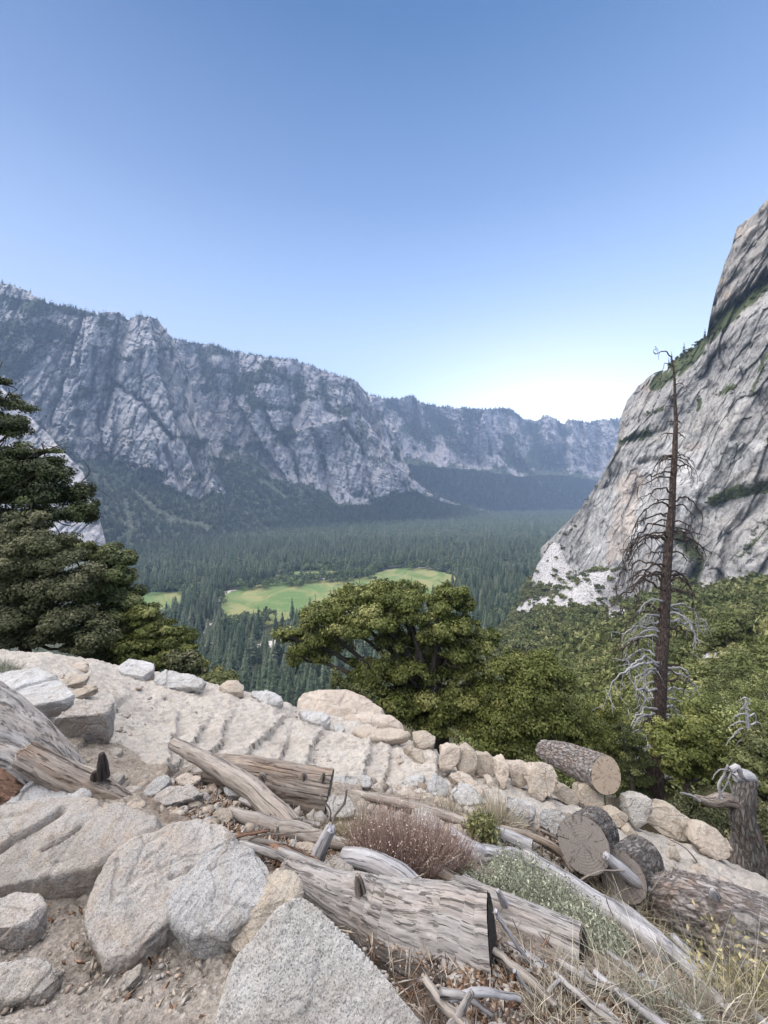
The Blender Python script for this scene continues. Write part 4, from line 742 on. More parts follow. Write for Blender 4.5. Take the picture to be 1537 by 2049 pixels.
    # rubble between trail and logs
    rb = [('left one of two pale blue-grey blocks below the wall, with a straight top edge', [(1013,1586),(1040,1596),(1076,1612),(1074,1640),(1058,1652),(1040,1658),(1020,1645)], 5, gb, (-.1, -.75, .6)),
          ('right one of two pale blue-grey blocks below the wall, wide and broken below', [(1076,1613),(1110,1618),(1140,1630),(1136,1652),(1122,1676),(1104,1668),(1082,1650)], 6, gb, (.05, -.75, .6)),
          ('little blue-grey chip below the pair of pale blocks', [(1056,1650),(1070,1645),(1076,1662),(1058,1664)], 3, gb, up),
          ('tan plank-like slab leaning down right above the grey wedge', [(890,1545),(918,1540),(940,1552),(974,1588),(960,1592),(925,1575)], 4, gd, (0, -.4, .9)),
          ('dark blue-grey wedge under the tan plank-like slab', [(902,1584),(922,1564),(948,1574),(972,1598),(960,1608),(920,1612)], 5, gb, (0, -.5, .85)),
          ('grey hollowed rock left of the dark wedge', [(852,1572),(868,1548),(892,1558),(900,1575),(892,1598),(868,1596)], 5, gb, (.2, -.6, .8)),
          ('flat grey slab at the lower edge of the trail', [(802,1562),(830,1550),(852,1552),(850,1572),(815,1576)], 3, gb, up),
          ('wide flat grey slab at the end of the upper brown log', [(655,1566),(675,1550),(720,1550),(752,1560),(740,1574),(690,1582)], 4, gb, up),
          ('pale granite lump at the cut end of the upper brown log', [(650,1598),(675,1588),(700,1596),(712,1620),(706,1634),(660,1636)], 6, gw, (0, -.6, .8)),
          ('granite lump standing behind the red twiggy bush', [(828,1616),(858,1612),(874,1632),(880,1656),(858,1664),(836,1650)], 5, gw, (0, -.6, .8)),
          ('rust-stained round stone right of the red twiggy bush', [(886,1652),(900,1644),(922,1650),(932,1668),(920,1680),(892,1676)], 4, gt, (0, -.6, .8)),
          ('cream stone left of the hollowed rock', [(800,1584),(820,1580),(836,1588),(834,1600),(806,1604)], 3, gd, up),
          ('brownish flat stone touching the cream stone', [(845,1588),(862,1586),(872,1596),(866,1606),(846,1602)], 3, gt, up),
          ('small white angular stone under the cream stone', [(830,1602),(843,1600),(846,1608),(836,1612)], 2, gw, up),
          ('long pale chip near the dark wedge', [(943,1598),(955,1597),(968,1604),(962,1609),(946,1606)], 2, gw, up),
          ('blue-white block under the thin leaning log', [(446,1572),(470,1567),(492,1572),(499,1586),(480,1594),(450,1594)], 10, gb, (0, -.4, .9)),
          ('beige lump of rock left of the blue-white block', [(424,1624),(438,1611),(458,1616),(466,1632),(456,1648),(430,1648)], 5, gt, (0, -.6, .8)),
          ('grey wedge rock beside the dark upright spike', [(214,1560),(230,1545),(248,1548),(238,1566),(226,1582),(216,1578)], 5, gg, (0, -.5, .85)),
          ('pale rock at the tip of the bark log', [(240,1612),(262,1602),(292,1604),(288,1618),(262,1628)], 5, gd, up),
          ('white flat stone below the tip of the bark log', [(288,1622),(300,1615),(312,1622),(300,1630)], 3, gw, up),
          ('bright cream rock above the wood chips', [(372,1608),(385,1599),(405,1604),(398,1614),(378,1616)], 3, gd, up),
          ('half buried boulder in the rubble above the cream rock', [(300,1600),(330,1575),(380,1572),(412,1588),(370,1600),(330,1612)], 6, gg, up),
          ('grey snowy-looking rock hump in the rubble', [(280,1590),(305,1560),(330,1548),(345,1560),(320,1585),(295,1600)], 6, gb, (0, -.5, .85)),
          ('mossy green-grey stone by the trail edge', [(214,1500),(232,1492),(245,1500),(240,1512),(220,1514)], 4, gg, up),
          ('flat tan stone in the middle of the rubble', [(345,1556),(372,1546),(402,1556),(392,1570),(358,1572)], 4, gd, up),
          ('pointed grey granite rock at the bottom edge among the leaf litter', [(1176,2052),(1182,2012),(1212,2008),(1250,2046),(1240,2075)], 8, gw, (0, -.6, .8)),
          ('rounded mossy rock under the fat log at the bottom', [(955,2060),(985,2040),(1020,2048),(1030,2075),(970,2085)], 6, gg, (0, -.5, .85)),
          ('pale boulder nested behind the second sawn log', [(985,1828),(1030,1820),(1080,1824),(1120,1850),(1090,1872),(1010,1862)], 5, gw, (0, -.5, .85)),
          ('triangle of pale rock under the upright stick', [(640,1725),(672,1706),(705,1735),(735,1770),(700,1790),(655,1770)], 4, gg, (0, -.5, .85)),
          ('white granite chip behind the broken knot of the fat log', [(695,1760),(718,1752),(735,1770),(718,1782)], 3, gw, up),
          ('buried pale stone under the pile of sticks', [(575,1690),(610,1682),(650,1692),(640,1712),(590,1712)], 4, gd, up),
          ('tan stone in the sand right of the thick sawn round', [(1380,1732),(1400,1728),(1418,1744),(1412,1752),(1390,1746)], 3, gd, up),
          ('pink lump on the lower trail', [(1430,1758),(1445,1750),(1460,1764),(1462,1778),(1446,1780)], 4, gt, up),
          ('small pale stone beside the pink lump', [(1475,1780),(1486,1776),(1496,1788),(1484,1794)], 3, gd, up),
          ('split stone standing at the foot of the long sloping wall stone', [(1342,1692),(1354,1690),(1364,1716),(1358,1722),(1344,1712)], 3, gt, (0, -.7, .7)),
          ('tiny tan stone at the foot of the split stone', [(1338,1686),(1348,1682),(1352,1690),(1342,1694)], 2, gt, up),
          ('stone lying by the bark of the long log', [(1110,1800),(1140,1786),(1165,1800),(1150,1816),(1120,1814)], 4, gg, up),
          ('brownish rock among the twigs behind the grass', [(1145,1862),(1150,1850),(1172,1856),(1165,1868)], 3, gg, up)]
    for lb, pl, sd, mt, nn in rb: rock(lb, pl, sd, mt, n=nn, th=None, ext=(0, .35, -.9), taper=.9, amp=.9, bulge=.02, cut=.8, name='rock', bury=.07)

# ------------------------------------------------------------------ logs
def logobj(name, label, pts, rpx, mats, cat='log', plates=0, seg=64, flute=.06, rough_=.10, rs=3.0, cut=(False, False), stubs=(), d=None, wob=.0, seed=0, step=.010, lift=0, endtint=None, squash=None):
    """pts: pixels along the axis; rpx: radius in pixels at each; depth from the ground under each end unless given"""
    pts = np.array(pts, float); rpx = np.array(rpx, float)
    if d is None:
        d0 = G(pts[0, 0], pts[0, 1] + rpx[0] * .8) ; d1 = G(pts[-1, 0], pts[-1, 1] + rpx[-1] * .8); d = (d0 * .965, d1 * .965)
    s = np.r_[0, np.cumsum(np.hypot(*np.diff(pts, axis=0).T))]; s /= s[-1]
    dd = np.interp(s, [0, 1], d) if len(d) == 2 else np.array(d, float)
    W = P(pts[:, 0], pts[:, 1], dd); R = rpx / F * dd
    org = W[0].copy(); org = np.array([W[:, 0].mean(), W[:, 1].mean(), (W[:, 2] - R).min()])
    root = empty(name, org, label, cat)
    mb = MB(); c, r = tube(mb, W - org, R, seg=seg, rough=rough_, rs=rs, seed=seed, cap=False, flute=flute, step=step, wob=wob, plates=plates)
    V = mb.v[0]; g = mb.g[0]; n = len(V) // seg
    # close both ends inside the trunk mesh unless they are sawn
    body = MB(); body.add(V, None, mb.q[0], g, mb.c[0])
    for e, (idx, is_cut) in enumerate(((0, cut[0]), (n - 1, cut[1]))):
        ring = V[idx * seg:(idx + 1) * seg]; gr = g[idx * seg:(idx + 1) * seg]; ctr = ring.mean(0)
        K = 14; vs = [ctr[None]]; gs = [np.zeros((1, 3))]
        for k in range(1, K + 1):
            f = k / K; vs.append(ctr + (ring - ctr) * f); gs.append(np.c_[gr[:, :2] * f, np.zeros(seg)])
        vs = np.concatenate(vs); gs = np.concatenate(gs); ax = (c[-1] - c[-2]) if e else (c[0] - c[1]); ax = ax / np.linalg.norm(ax)
        rr = np.linalg.norm(ring - ctr, axis=1).mean(); inner = np.r_[0, np.repeat(np.arange(1, K + 1) / K, seg)]
        jag = (.012 if is_cut else .5) * rr; nn = fbm(vs / rr * 3.1 + seed, 4, seed + 40); off = jag * (nn * (1 - inner ** 6) + (0 if is_cut else .9 * (1 - inner ** 2)))
        vs = vs + ax * off[:, None]
        j = np.arange(seg); j2 = (j + 1) % seg; tr = np.stack([np.zeros(seg, int), 1 + j, 1 + j2], -1); q = []
        for k in range(K - 1): a = 1 + k * seg; b = a + seg; q.append(np.stack([a + j, b + j, b + j2, a + j2], -1))
        q = np.concatenate(q)
        if not e: pass
        fl = (e == 0)
        tr = tr if not fl else tr[:, ::-1]; q = q if not fl else q[:, ::-1]
        if is_cut:
            rd = np.linalg.norm(ring - ctr, axis=1); w_ = max(3, seg // 6); kn_ = np.ones(w_) / w_; sm = np.convolve(np.r_[rd, rd, rd], kn_, 'same')[seg:2*seg]; fc_ = np.r_[1, np.tile(sm / rd, K)]; vs = (vs - ax * off[:, None] - ctr) * fc_[:, None] + ctr + ax * (off + .004)[:, None]
            cb = MB(); cb.add(vs, tr, q, gs); link('cut_end', cb.mesh('cut_end', False), mats[1], root)
        else: body.add(vs, tr, q, gs)
    link('trunk', body.mesh('trunk', True), mats[0], root)
    for (x, y, tx, ty, r0, dz) in stubs:   # broken knots: pixel of foot, pixel of tip, radius px, depth offset
        dm = np.interp(x, [min(pts[0,0], pts[-1,0]), max(pts[0,0], pts[-1,0])], (dd[0], dd[-1]) if pts[0,0] < pts[-1,0] else (dd[-1], dd[0])) + dz
        a = P(x, y, dm) - org; b = P(tx, ty, dm - .02) - org
        sb = MB(); tube(sb, [a, a * .4 + b * .6, b], np.array([r0 * 1.25, r0, r0 * .55]) / F * dm, seg=16, rough=.35, flute=.2, rs=3, seed=int(x), step=.008)
        link('branch_stub', sb.mesh('branch_stub', True), mats[2] if len(mats) > 2 else mats[0], root)
    return root

def build_logs():
    grey = wood('weathered_wood', (.40, .375, .355), (.17, .155, .145), (.33, .28, .24))
    silver = wood('silver_wood', (.46, .45, .46), (.27, .26, .265), (.36, .32, .29), .8, .7)
    brown = wood('brown_wood', (.34, .295, .25), (.12, .095, .08), (.28, .19, .13), .8, 1.2)
    tanw = wood('tan_wood', (.37, .33, .29), (.23, .20, .175), (.32, .26, .21), .8, .6)
    red = wood('rotten_wood', (.27, .17, .12), (.10, .06, .045), (.30, .16, .10), .8, 1.4)
    drk = wood('dark_wood', (.09, .075, .07), (.03, .025, .022), (.08, .05, .04), 1, 1)
    bk = bark('grey_bark', (.36, .335, .315), (.16, .145, .13), (.22, .15, .11), .8, 1.3)
    bk2 = bark('bark_plates', (.44, .41, .39), (.22, .19, .175), (.30, .21, .16), 1.2, 1.3, .3)
    end = endgrain('sawn_end', (.47, .375, .28), (.24, .19, .145)); endg = endgrain('grey_sawn_end', (.21, .185, .165), (.15, .13, .115)); endd = endgrain('charred_end', (.06, .052, .047), (.02, .017, .015))
    L = logobj
    L('fat_log', 'fat weathered log with curling bark and a dark sawn end behind the pointed boulder', [(575,1742),(640,1772),(720,1815),(800,1850),(900,1878),(988,1902)], [18,29,43,59,74,81], (grey, endd, brown), rough_=.16, flute=.10, rs=2.4, cut=(False, True), d=(1.76, 1.46), seed=3, step=.005, seg=200, wob=.012, plates=.003,
      stubs=[(722,1785,716,1752,8,-.03), (875,1915,888,1960,8,-.14)])
    L('split_log', 'reddish rotten split log end left of the upright stick', [(505,1704),(560,1722),(610,1748),(655,1772)], [14,24,26,20], (red, endd), rough_=.3, flute=.2, rs=2.2, seed=5, d=(2.1, 1.86), wob=.01)
    L('short_log', 'grey sawn log with a black end behind the fat log', [(905,1795),(980,1832),(1070,1872),(1168,1914)], [30,36,40,42], (grey, endd, silver), flute=.07, cut=(False, True), d=(1.95, 1.66), seed=8, plates=.004, stubs=[(1015,1822,996,1782,6,0)], seg=80, step=.007)
    L('knotty_log', 'brown knotty log lying below the sandy trail', [(416,1540),(480,1552),(560,1570),(658,1590)], [26,34,38,40], (brown, endg, brown), rough_=.14, flute=.10, cut=(True, True), seed=11, plates=.008, d=(3.0, 2.95), stubs=[(528,1560,522,1548,6,-.10), (608,1558,607,1546,5,-.06), (645,1560,648,1546,4.5,-.06), (440,1535,442,1522,4,-.06)], seg=90)
    L('thin_log', 'smooth tan pole crossing in front of the knotty log', [(348,1488),(420,1528),(490,1570),(545,1618),(585,1662)], [11,15,19,20,22], (tanw, end), flute=.03, rough_=.06, cut=(True, False), d=(3.15, 2.35), seed=13, wob=.01)
    L('pole', 'pale grey pole lying below the tan pole, splintered at its right end', [(458,1622),(520,1645),(600,1668),(695,1690)], [9,14,16,9], (tanw, end), flute=.04, rough_=.08, seed=17, wob=.012, lift=0)
    L('pole', 'bleached forked pole running down behind the fat log', [(690,1716),(745,1724),(800,1752),(850,1795),(900,1845)], [15,17,19,20,22], (silver, end), flute=.04, rough_=.05, d=(2.0, 1.72), seed=19, wob=.006)
    L('pole', 'brown-grey pole lying under the bleached forked pole', [(738,1742),(790,1762),(840,1795),(890,1830)], [13,15,16,18], (grey, end), flute=.05, d=(2.02, 1.78), seed=23, wob=.008)
    L('pole', 'dark pole below the red twiggy bush', [(745,1714),(820,1732),(880,1750),(955,1785)], [9,12,13,11], (brown, end), flute=.06, seed=29, wob=.01)
    L('pole', 'long thin pole with a reddish tip crossing behind the red twiggy bush', [(708,1586),(790,1606),(880,1630),(945,1652),(1010,1672)], [6,8,8,8,7], (tanw, end), flute=.05, rough_=.1, seed=31, wob=.012)
    L('pole', 'pale smooth pole end beside the small green bush', [(968,1658),(1010,1670),(1065,1694)], [9,10,11], (silver, end), flute=.03, cut=(False, True), seed=37, d=(2.9, 2.75))
    L('driftwood', 'twisted silver root piece right of the red twiggy bush', [(905,1694),(945,1706),(985,1710),(1030,1716),(1062,1728)], [9,17,15,13,9], (silver, end), flute=.16, rough_=.22, rs=2, seed=41, wob=.02)
    L('long_log', 'long bleached log running down to the right past the grey-green brush', [(1050,1716),(1130,1765),(1230,1830),(1300,1880),(1370,1940),(1440,2010)], [14,16,20,21,22,24], (silver, end), flute=.05, rough_=.07, seed=43, wob=.012, d=(2.55, 1.75))
    L('long_log', 'pale log sliding under the grey sawn log towards the bottom edge', [(1000,1900),(1060,1935),(1120,1985),(1220,2060)], [17,19,22,26], (silver, end), flute=.05, seed=47, d=(1.60, 1.28), wob=.006)
    L('old_log', 'half buried brown log just above the bottom right litter', [(1080,1905),(1140,1945),(1200,1975),(1260,1990)], [14,20,20,14], (grey, end), flute=.12, rough_=.2, seed=53, d=(1.75, 1.6))
    L('sawn_round', 'thick dark sawn round facing the camera below the pale blocks', [(1168,1690),(1180,1676),(1196,1660)], [44,40,35], (bk, endg, brown), flute=.05, rough_=.08, cut=(True, True), d=(2.6, 3.2), seed=59, plates=.008, seg=90, stubs=[(1172,1645,1176,1628,7,.1)])
    L('sawn_round', 'second sawn round lying behind a bleached plank of wood, showing its barky side', [(1244,1752),(1262,1738),(1284,1716)], [40,38,34], (bk, endg), flute=.06, cut=(True, True), d=(2.55, 3.05), seed=61, seg=80)
    L('plank', 'bleached curved plank of wood leaning on the second sawn round', [(1212,1712),(1240,1738),(1270,1762),(1300,1780)], [7,11,10,5], (silver, end), flute=.1, rough_=.15, seed=67, d=(2.5, 2.5))
    L('bark_log', 'big log with coarse peeling bark running off the right edge', [(1310,1802),(1370,1822),(1450,1850),(1540,1885),(1640,1930)], [36,52,58,62,66], (bk2, endd, silver), rough_=.22, flute=.12, rs=2.6, cut=(False, False), d=(2.55, 2.05), seed=71, plates=.014, seg=110, step=.007, stubs=[(1430,1848,1434,1880,12,-.12), (1432,1800,1426,1780,6,-.02)])
    L('bark_log', 'second coarse log at the lower right edge, in front of the big one', [(1440,1885),(1500,1915),(1570,1960),(1660,2020)], [34,56,70,80], (bk, endd), rough_=.2, flute=.14, rs=2.6, d=(2.05, 1.6), seed=73, plates=.014, seg=100, step=.008)
    L('wall_log', 'bark-covered log resting on the wall, its round sawn end towards the camera', [(1214,1551),(1170,1530),(1130,1514),(1085,1500)], [31,27,23,15], (bk2, end), rough_=.14, flute=.08, cut=(True, False), d=(4.35, 5.3), seed=79, plates=.012, seg=80)
    L('root_log', 'silvery cracked root mass at the left edge above the bark log', [(-90,1420),(0,1462),(70,1500),(130,1548),(180,1590)], [66,56,42,30,16], (grey, end), rough_=.26, flute=.20, rs=2.2, d=(2.7, 2.55), seed=83, plates=.004, seg=110, step=.009)
    L('root_log', 'lower silvery trunk under the root mass at the left edge', [(-120,1470),(-30,1510),(60,1545),(110,1580)], [40,36,30,22], (grey, end), rough_=.2, flute=.16, d=(2.5, 2.45), seed=85, plates=.004, seg=90, step=.009)
    L('brown_log', 'long dark brown fibrous log pointing down right past the pale slab', [(50,1512),(120,1548),(190,1578),(285,1618)], [22,22,21,7], (brown, end, drk), rough_=.15, flute=.2, rs=2.5, d=(2.42, 2.4), seed=89, plates=.007, seg=90, step=.007, stubs=[(206,1556,203,1508,8,0), (194,1560,188,1545,7,0)])
    L('rotten_log', 'dark red rotten trunk at the left edge under the silvery roots', [(-120,1540),(-20,1572),(40,1595)], [44,36,20], (red, end), rough_=.2, flute=.2, d=(2.38, 2.35), seed=97)
    L('stick', 'upright broken grey stick standing in the pile above the fat log', [(628,1745),(640,1705),(662,1658)], [15,13,10], (silver, end), flute=.12, rough_=.1, d=(2.0, 2.0), seed=101)
    for i, (lb, pt, rp, dd, mt) in enumerate([
      ('slim bleached pole just left of the grey-green brush', [(930,1765),(990,1800),(1050,1845)], [11,12,11], (2.15, 1.95), silver), ('slender pole lying across the grey sawn log', [(880,1775),(960,1812),(1040,1835)], [7,8,6], (2.0, 1.85), tanw),
      ('thin bleached pole right of the long bleached log', [(1230,1800),(1310,1870),(1400,1960)], [9,12,13], (2.3, 1.8), silver), ('thin grey pole between the two bark logs and the long log', [(1290,1850),(1370,1930),(1450,2020)], [10,12,13], (2.2, 1.7), grey),
      ('crooked brown branch under the pair of pale blocks', [(1000,1655),(1060,1672),(1130,1712),(1160,1745)], [5,7,7,5], None, brown), ('short stout branch lying on the brush', [(1010,1712),(1060,1742),(1100,1765)], [8,10,9], (2.55, 2.35), grey),
      ('slender pole beside the pale log at the bottom', [(1110,1950),(1180,2010),(1240,2060)], [7,8,9], (1.62, 1.4), grey), ('old branch half buried below the short grey log', [(990,1905),(1060,1960),(1110,2010)], [7,8,6], (1.55, 1.38), tanw),
      ('thin branch between the knotty log and the pale pole', [(480,1600),(560,1632),(640,1652)], [5,6,5], None, grey), ('dead branch at the foot of the upright stick', [(560,1705),(620,1728),(690,1752)], [9,10,7], (2.06, 1.95), grey),
      ('stub of branch across the bleached forked pole', [(700,1700),(740,1722),(790,1728)], [6,7,4], (2.2, 2.1), brown), ('straight thin pole in the dry grass at the bottom right', [(1350,1880),(1440,1965),(1537,2060)], [8,9,11], (2.0, 1.55), silver),
      ('small weathered branch in front of the thick sawn round', [(1040,1742),(1100,1772),(1165,1800)], [6,8,6], (2.45, 2.25), silver), ('twisted branch on the rubble above the pale pole', [(700,1565),(760,1590),(840,1600)], [4,5,3], None, brown),
      ('bleached stick lying across the leaf litter at the bottom edge', [(900,2000),(960,1985),(1040,1998)], [6,7,5], None, silver), ('grey branch poking out under the black-ended grey log', [(1120,1925),(1190,1968),(1250,1985)], [8,8,6], None, grey),
      ('long thin silver branch through the dry grass, upper one', [(1200,1900),(1290,1960),(1400,2040)], [7,8,8], None, silver), ('long thin silver branch through the dry grass, lower one', [(1190,1950),(1270,2010),(1340,2060)], [7,8,8], None, silver),
      ('brown branch at the edge of the grey-green brush', [(1160,1800),(1230,1850),(1290,1905)], [7,8,7], None, brown), ('pale branch between the pointed boulder and the leaf litter', [(850,1960),(880,2000),(930,2055)], [7,9,10], None, tanw),
      ('short grey branch on the chips left of the fat log', [(480,1690),(530,1702),(575,1722)], [7,8,6], None, grey), ('thin pale branch over the chips below the pale pole', [(430,1665),(500,1682),(560,1690)], [5,6,4], None, tanw),
      ('weathered branch beside the small green bush', [(900,1660),(950,1690),(1010,1705)], [7,8,7], None, silver), ('dark branch lying beside the two pale blocks', [(1090,1690),(1130,1715),(1150,1745)], [6,7,6], None, brown)]):
        kw = {}
        L('pole', lb, pt, rp, (mt, end), flute=.06, rough_=.12, seed=300 + i, wob=.0045, seg=32, step=.012, **kw)
    st = [('thin twig arching over the knotty log end', [(640,1720),(650,1660),(662,1625),(640,1590)], 2.2, brown), ('forked twig standing beside the knotty log', [(662,1655),(672,1630),(690,1605),(694,1578)], 3, grey),
          ('curved twig over the bleached forked pole', [(780,1800),(800,1772),(832,1756),(850,1748)], 2, brown), ('long straw-coloured stem across the red twiggy bush', [(832,1764),(880,1735),(925,1708)], 1.6, tanw),
          ('thin pale stick leaning against the grey sawn log', [(990,1822),(1012,1858),(1035,1890),(1060,1925)], 4.5, silver), ('short white stick lying on the pale log', [(1095,1992),(1108,1975),(1122,1958)], 4.5, silver),
          ('thin vertical stick in front of the pale pole', [(556,1690),(557,1670),(556,1652)], 4, tanw), ('slim twig bending across the pale pole', [(475,1690),(520,1672),(560,1668),(640,1662)], 2, brown),
          ('long thin root below the thick sawn round', [(1140,1790),(1165,1760),(1200,1744),(1250,1742)], 2, tanw), ('straight dark stick beside the pair of pale blocks', [(1000,1640),(1040,1655),(1085,1672)], 4.5, brown),
          ('short upright stick below the right pale block', [(1103,1690),(1100,1672),(1097,1655)], 3.5, tanw), ('thin twig lying on the trail near the split stone', [(1395,1725),(1375,1700),(1340,1680)], 1.6, tanw),
          ('pointed splinter rising behind the bark log', [(1340,1780),(1332,1758),(1328,1735)], 5, silver), ('brown root running under the pale pole', [(440,1685),(490,1670),(540,1662)], 4, red),
          ('thin red root beside the rubble', [(28,1412),(34,1402),(36,1392)], 3, red), ('long crooked stick at the edge of the bottom litter', [(1030,1940),(1050,1975),(1075,2000)], 3.5, silver),
          ('curved stick resting under the fat log', [(880,1985),(930,1995),(985,2030)], 7, grey), ('stout broken stick under the fat log end', [(900,2060),(925,2020),(945,1985)], 9, grey),
          ('pale splinter of wood on the litter', [(1040,1960),(1056,1978),(1066,1992)], 3, tanw), ('broken branch on the rubble near the knotty log', [(370,1560),(395,1548),(415,1550)], 3, brown),
          ('fallen twig near the short upright stick', [(1080,1660),(1130,1690),(1150,1720)], 3, brown), ('straw stem over the grey-green brush', [(1240,1890),(1225,1830),(1210,1790)], 1.5, tanw)]
    for i, (lb, pt, r, mt) in enumerate(st):
        yb = max(p[1] for p in pt); xb = [p[0] for p in pt if p[1] == yb][0]; dd = G(xb, yb) * .985
        W = P([p[0] for p in pt], [p[1] for p in pt], dd); org = W[np.argmin(W[:, 2])].copy(); mb = MB(); tube(mb, W - org, np.linspace(1, .6, len(pt)) * r / F * dd, seg=12, rough=.2, flute=.08, rs=2, seed=200 + i, wob=.004, step=.01)
        tag(link('stick', mb.mesh('stick', True), mt, loc=org), lb, 'stick')
    return dict(grey=grey, silver=silver, brown=brown, tan=tanw, red=red, drk=drk, bk=bk, bk2=bk2, end=end)
# ------------------------------------------------------------------ vegetation
def rquads(c, nrm, size, asp=1.6, jit=.5, r=None):
    """leaf quads (rhombi) at c facing roughly nrm"""
    r = rng if r is None else r; n = len(c); nn = nrm + r.normal(0, jit, (n, 3)); nn /= np.linalg.norm(nn, axis=1)[:, None] + 1e-9
    t = r.normal(0, 1, (n, 3)); t -= nn * (t * nn).sum(1)[:, None]; t /= np.linalg.norm(t, axis=1)[:, None] + 1e-9; b = np.cross(nn, t)
    s = (size * r.uniform(.6, 1.3, n))[:, None] if np.isscalar(size) else (size * r.uniform(.6, 1.3, n))[:, None]
    V = np.stack([c - t * s * asp * .5, c + b * s * .5 + nn * s * .12, c + t * s * asp * .5, c - b * s * .5 + nn * s * .12], 1).reshape(-1, 3)
    return V, np.arange(n * 4).reshape(n, 4)
def lobes_leaves(lobes, nleaf, size, sub=9, subr=.42, r=None, up=.35):
    """lobes: (x,y,z,rx,ry,rz); leaves gathered in small tufts spread over every lobe"""
    r = rng if r is None else r; L = np.array(lobes, float); area = (L[:, 3] * L[:, 5]) ** .9; cnt = np.maximum(1, (nleaf * area / area.sum()).astype(int)); C = []; Nn = []; T = []
    for l, k in zip(L, cnt):
        v = r.normal(0, 1, (sub, 3)); v /= np.linalg.norm(v, axis=1)[:, None]; v[:, 2] = np.where(v[:, 2] < -.25, -v[:, 2] * .6, v[:, 2])
        tc = v * r.uniform(.35, 1.1, (sub, 1)) * l[3:6]; sz = r.uniform(.45, 1.5, sub); pr = sz ** 2 / (sz ** 2).sum(); i = r.choice(sub, k, p=pr); w = r.normal(0, 1, (k, 3)); w /= np.linalg.norm(w, axis=1)[:, None]
        rad = (r.uniform(0, 1, k) ** .45)[:, None]; p = tc[i] + w * rad * sz[i][:, None] * l[3:6] * subr * np.array([1.1, 1.1, .75]); C.append(l[:3] + p); m = w + v[i] * .4; m[:, 2] += up; Nn.append(m)
        T.append(np.clip(.42 + .2 * r.normal(0, 1, sub)[i] + .12 * r.normal(0, 1, k), 0, 1))
    C = np.concatenate(C); V, Q = rquads(C, np.concatenate(Nn), size, r=r); return V, Q, np.repeat(np.concatenate(T), 4)
def conifer(whorls, per, R=.15, seed=0, tris=2, base=.08):
    r = np.random.default_rng(seed); V = []; T = []; tn = []; n = 0
    for k in range(whorls):
        h = base + (1 - base) * (k + r.uniform(-.3, .3)) / whorls; rr = R * (1 - h) ** .8 * (1.05 if h > .2 else .8) + .006
        for j in range(per):
            a = 2 * math.pi * (j + r.uniform(-.4, .4)) / per + k * 1.3; q = rr * r.uniform(.65, 1.2); ca, sa = math.cos(a), math.sin(a); w = q * (.42 if per > 5 else .7); dr = q * r.uniform(.25, .6)
            V += [(0, 0, h + .02), (ca * q * .6 - sa * w, sa * q * .6 + ca * w, h - dr * .55), (ca * q, sa * q, h - dr), (ca * q * .6 + sa * w, sa * q * .6 - ca * w, h - dr * .55)]; t0 = r.uniform(.25, .75)
            tn += [t0] * 4; T += [(n, n + 1, n + 2), (n, n + 2, n + 3)]; n += 4
    V += [(0, 0, 1.02), (.006, 0, .9), (-.004, .005, .9), (-.004, -.005, .9)]; T += [(n, n+1, n+2), (n, n+2, n+3), (n, n+3, n+1)]; tn += [.5] * 4
    return np.array(V), np.array(T), np.array(tn)
def stamp(mb, tmpl, pos, hgt, wid, ang, tint, quad=False):
    """copies of one template into a mesh"""
    v, f, t = tmpl; n = len(pos); c, s = np.cos(ang)[:, None], np.sin(ang)[:, None]
    x = (v[None, :, 0] * c - v[None, :, 1] * s) * wid[:, None]; y = (v[None, :, 0] * s + v[None, :, 1] * c) * wid[:, None]; z = v[None, :, 2] * hgt[:, None]
    V = np.stack([x, y, z], -1) + pos[:, None, :]; Fc = f[None] + (np.arange(n) * len(v))[:, None, None]
    tt = np.clip(t[None] * .4 + tint[:, None] * .65, 0, 1).ravel()
    mb.add(V.reshape(-1, 3), None if quad else Fc.reshape(-1, 3), Fc.reshape(-1, 4) if quad else None, c=tt)

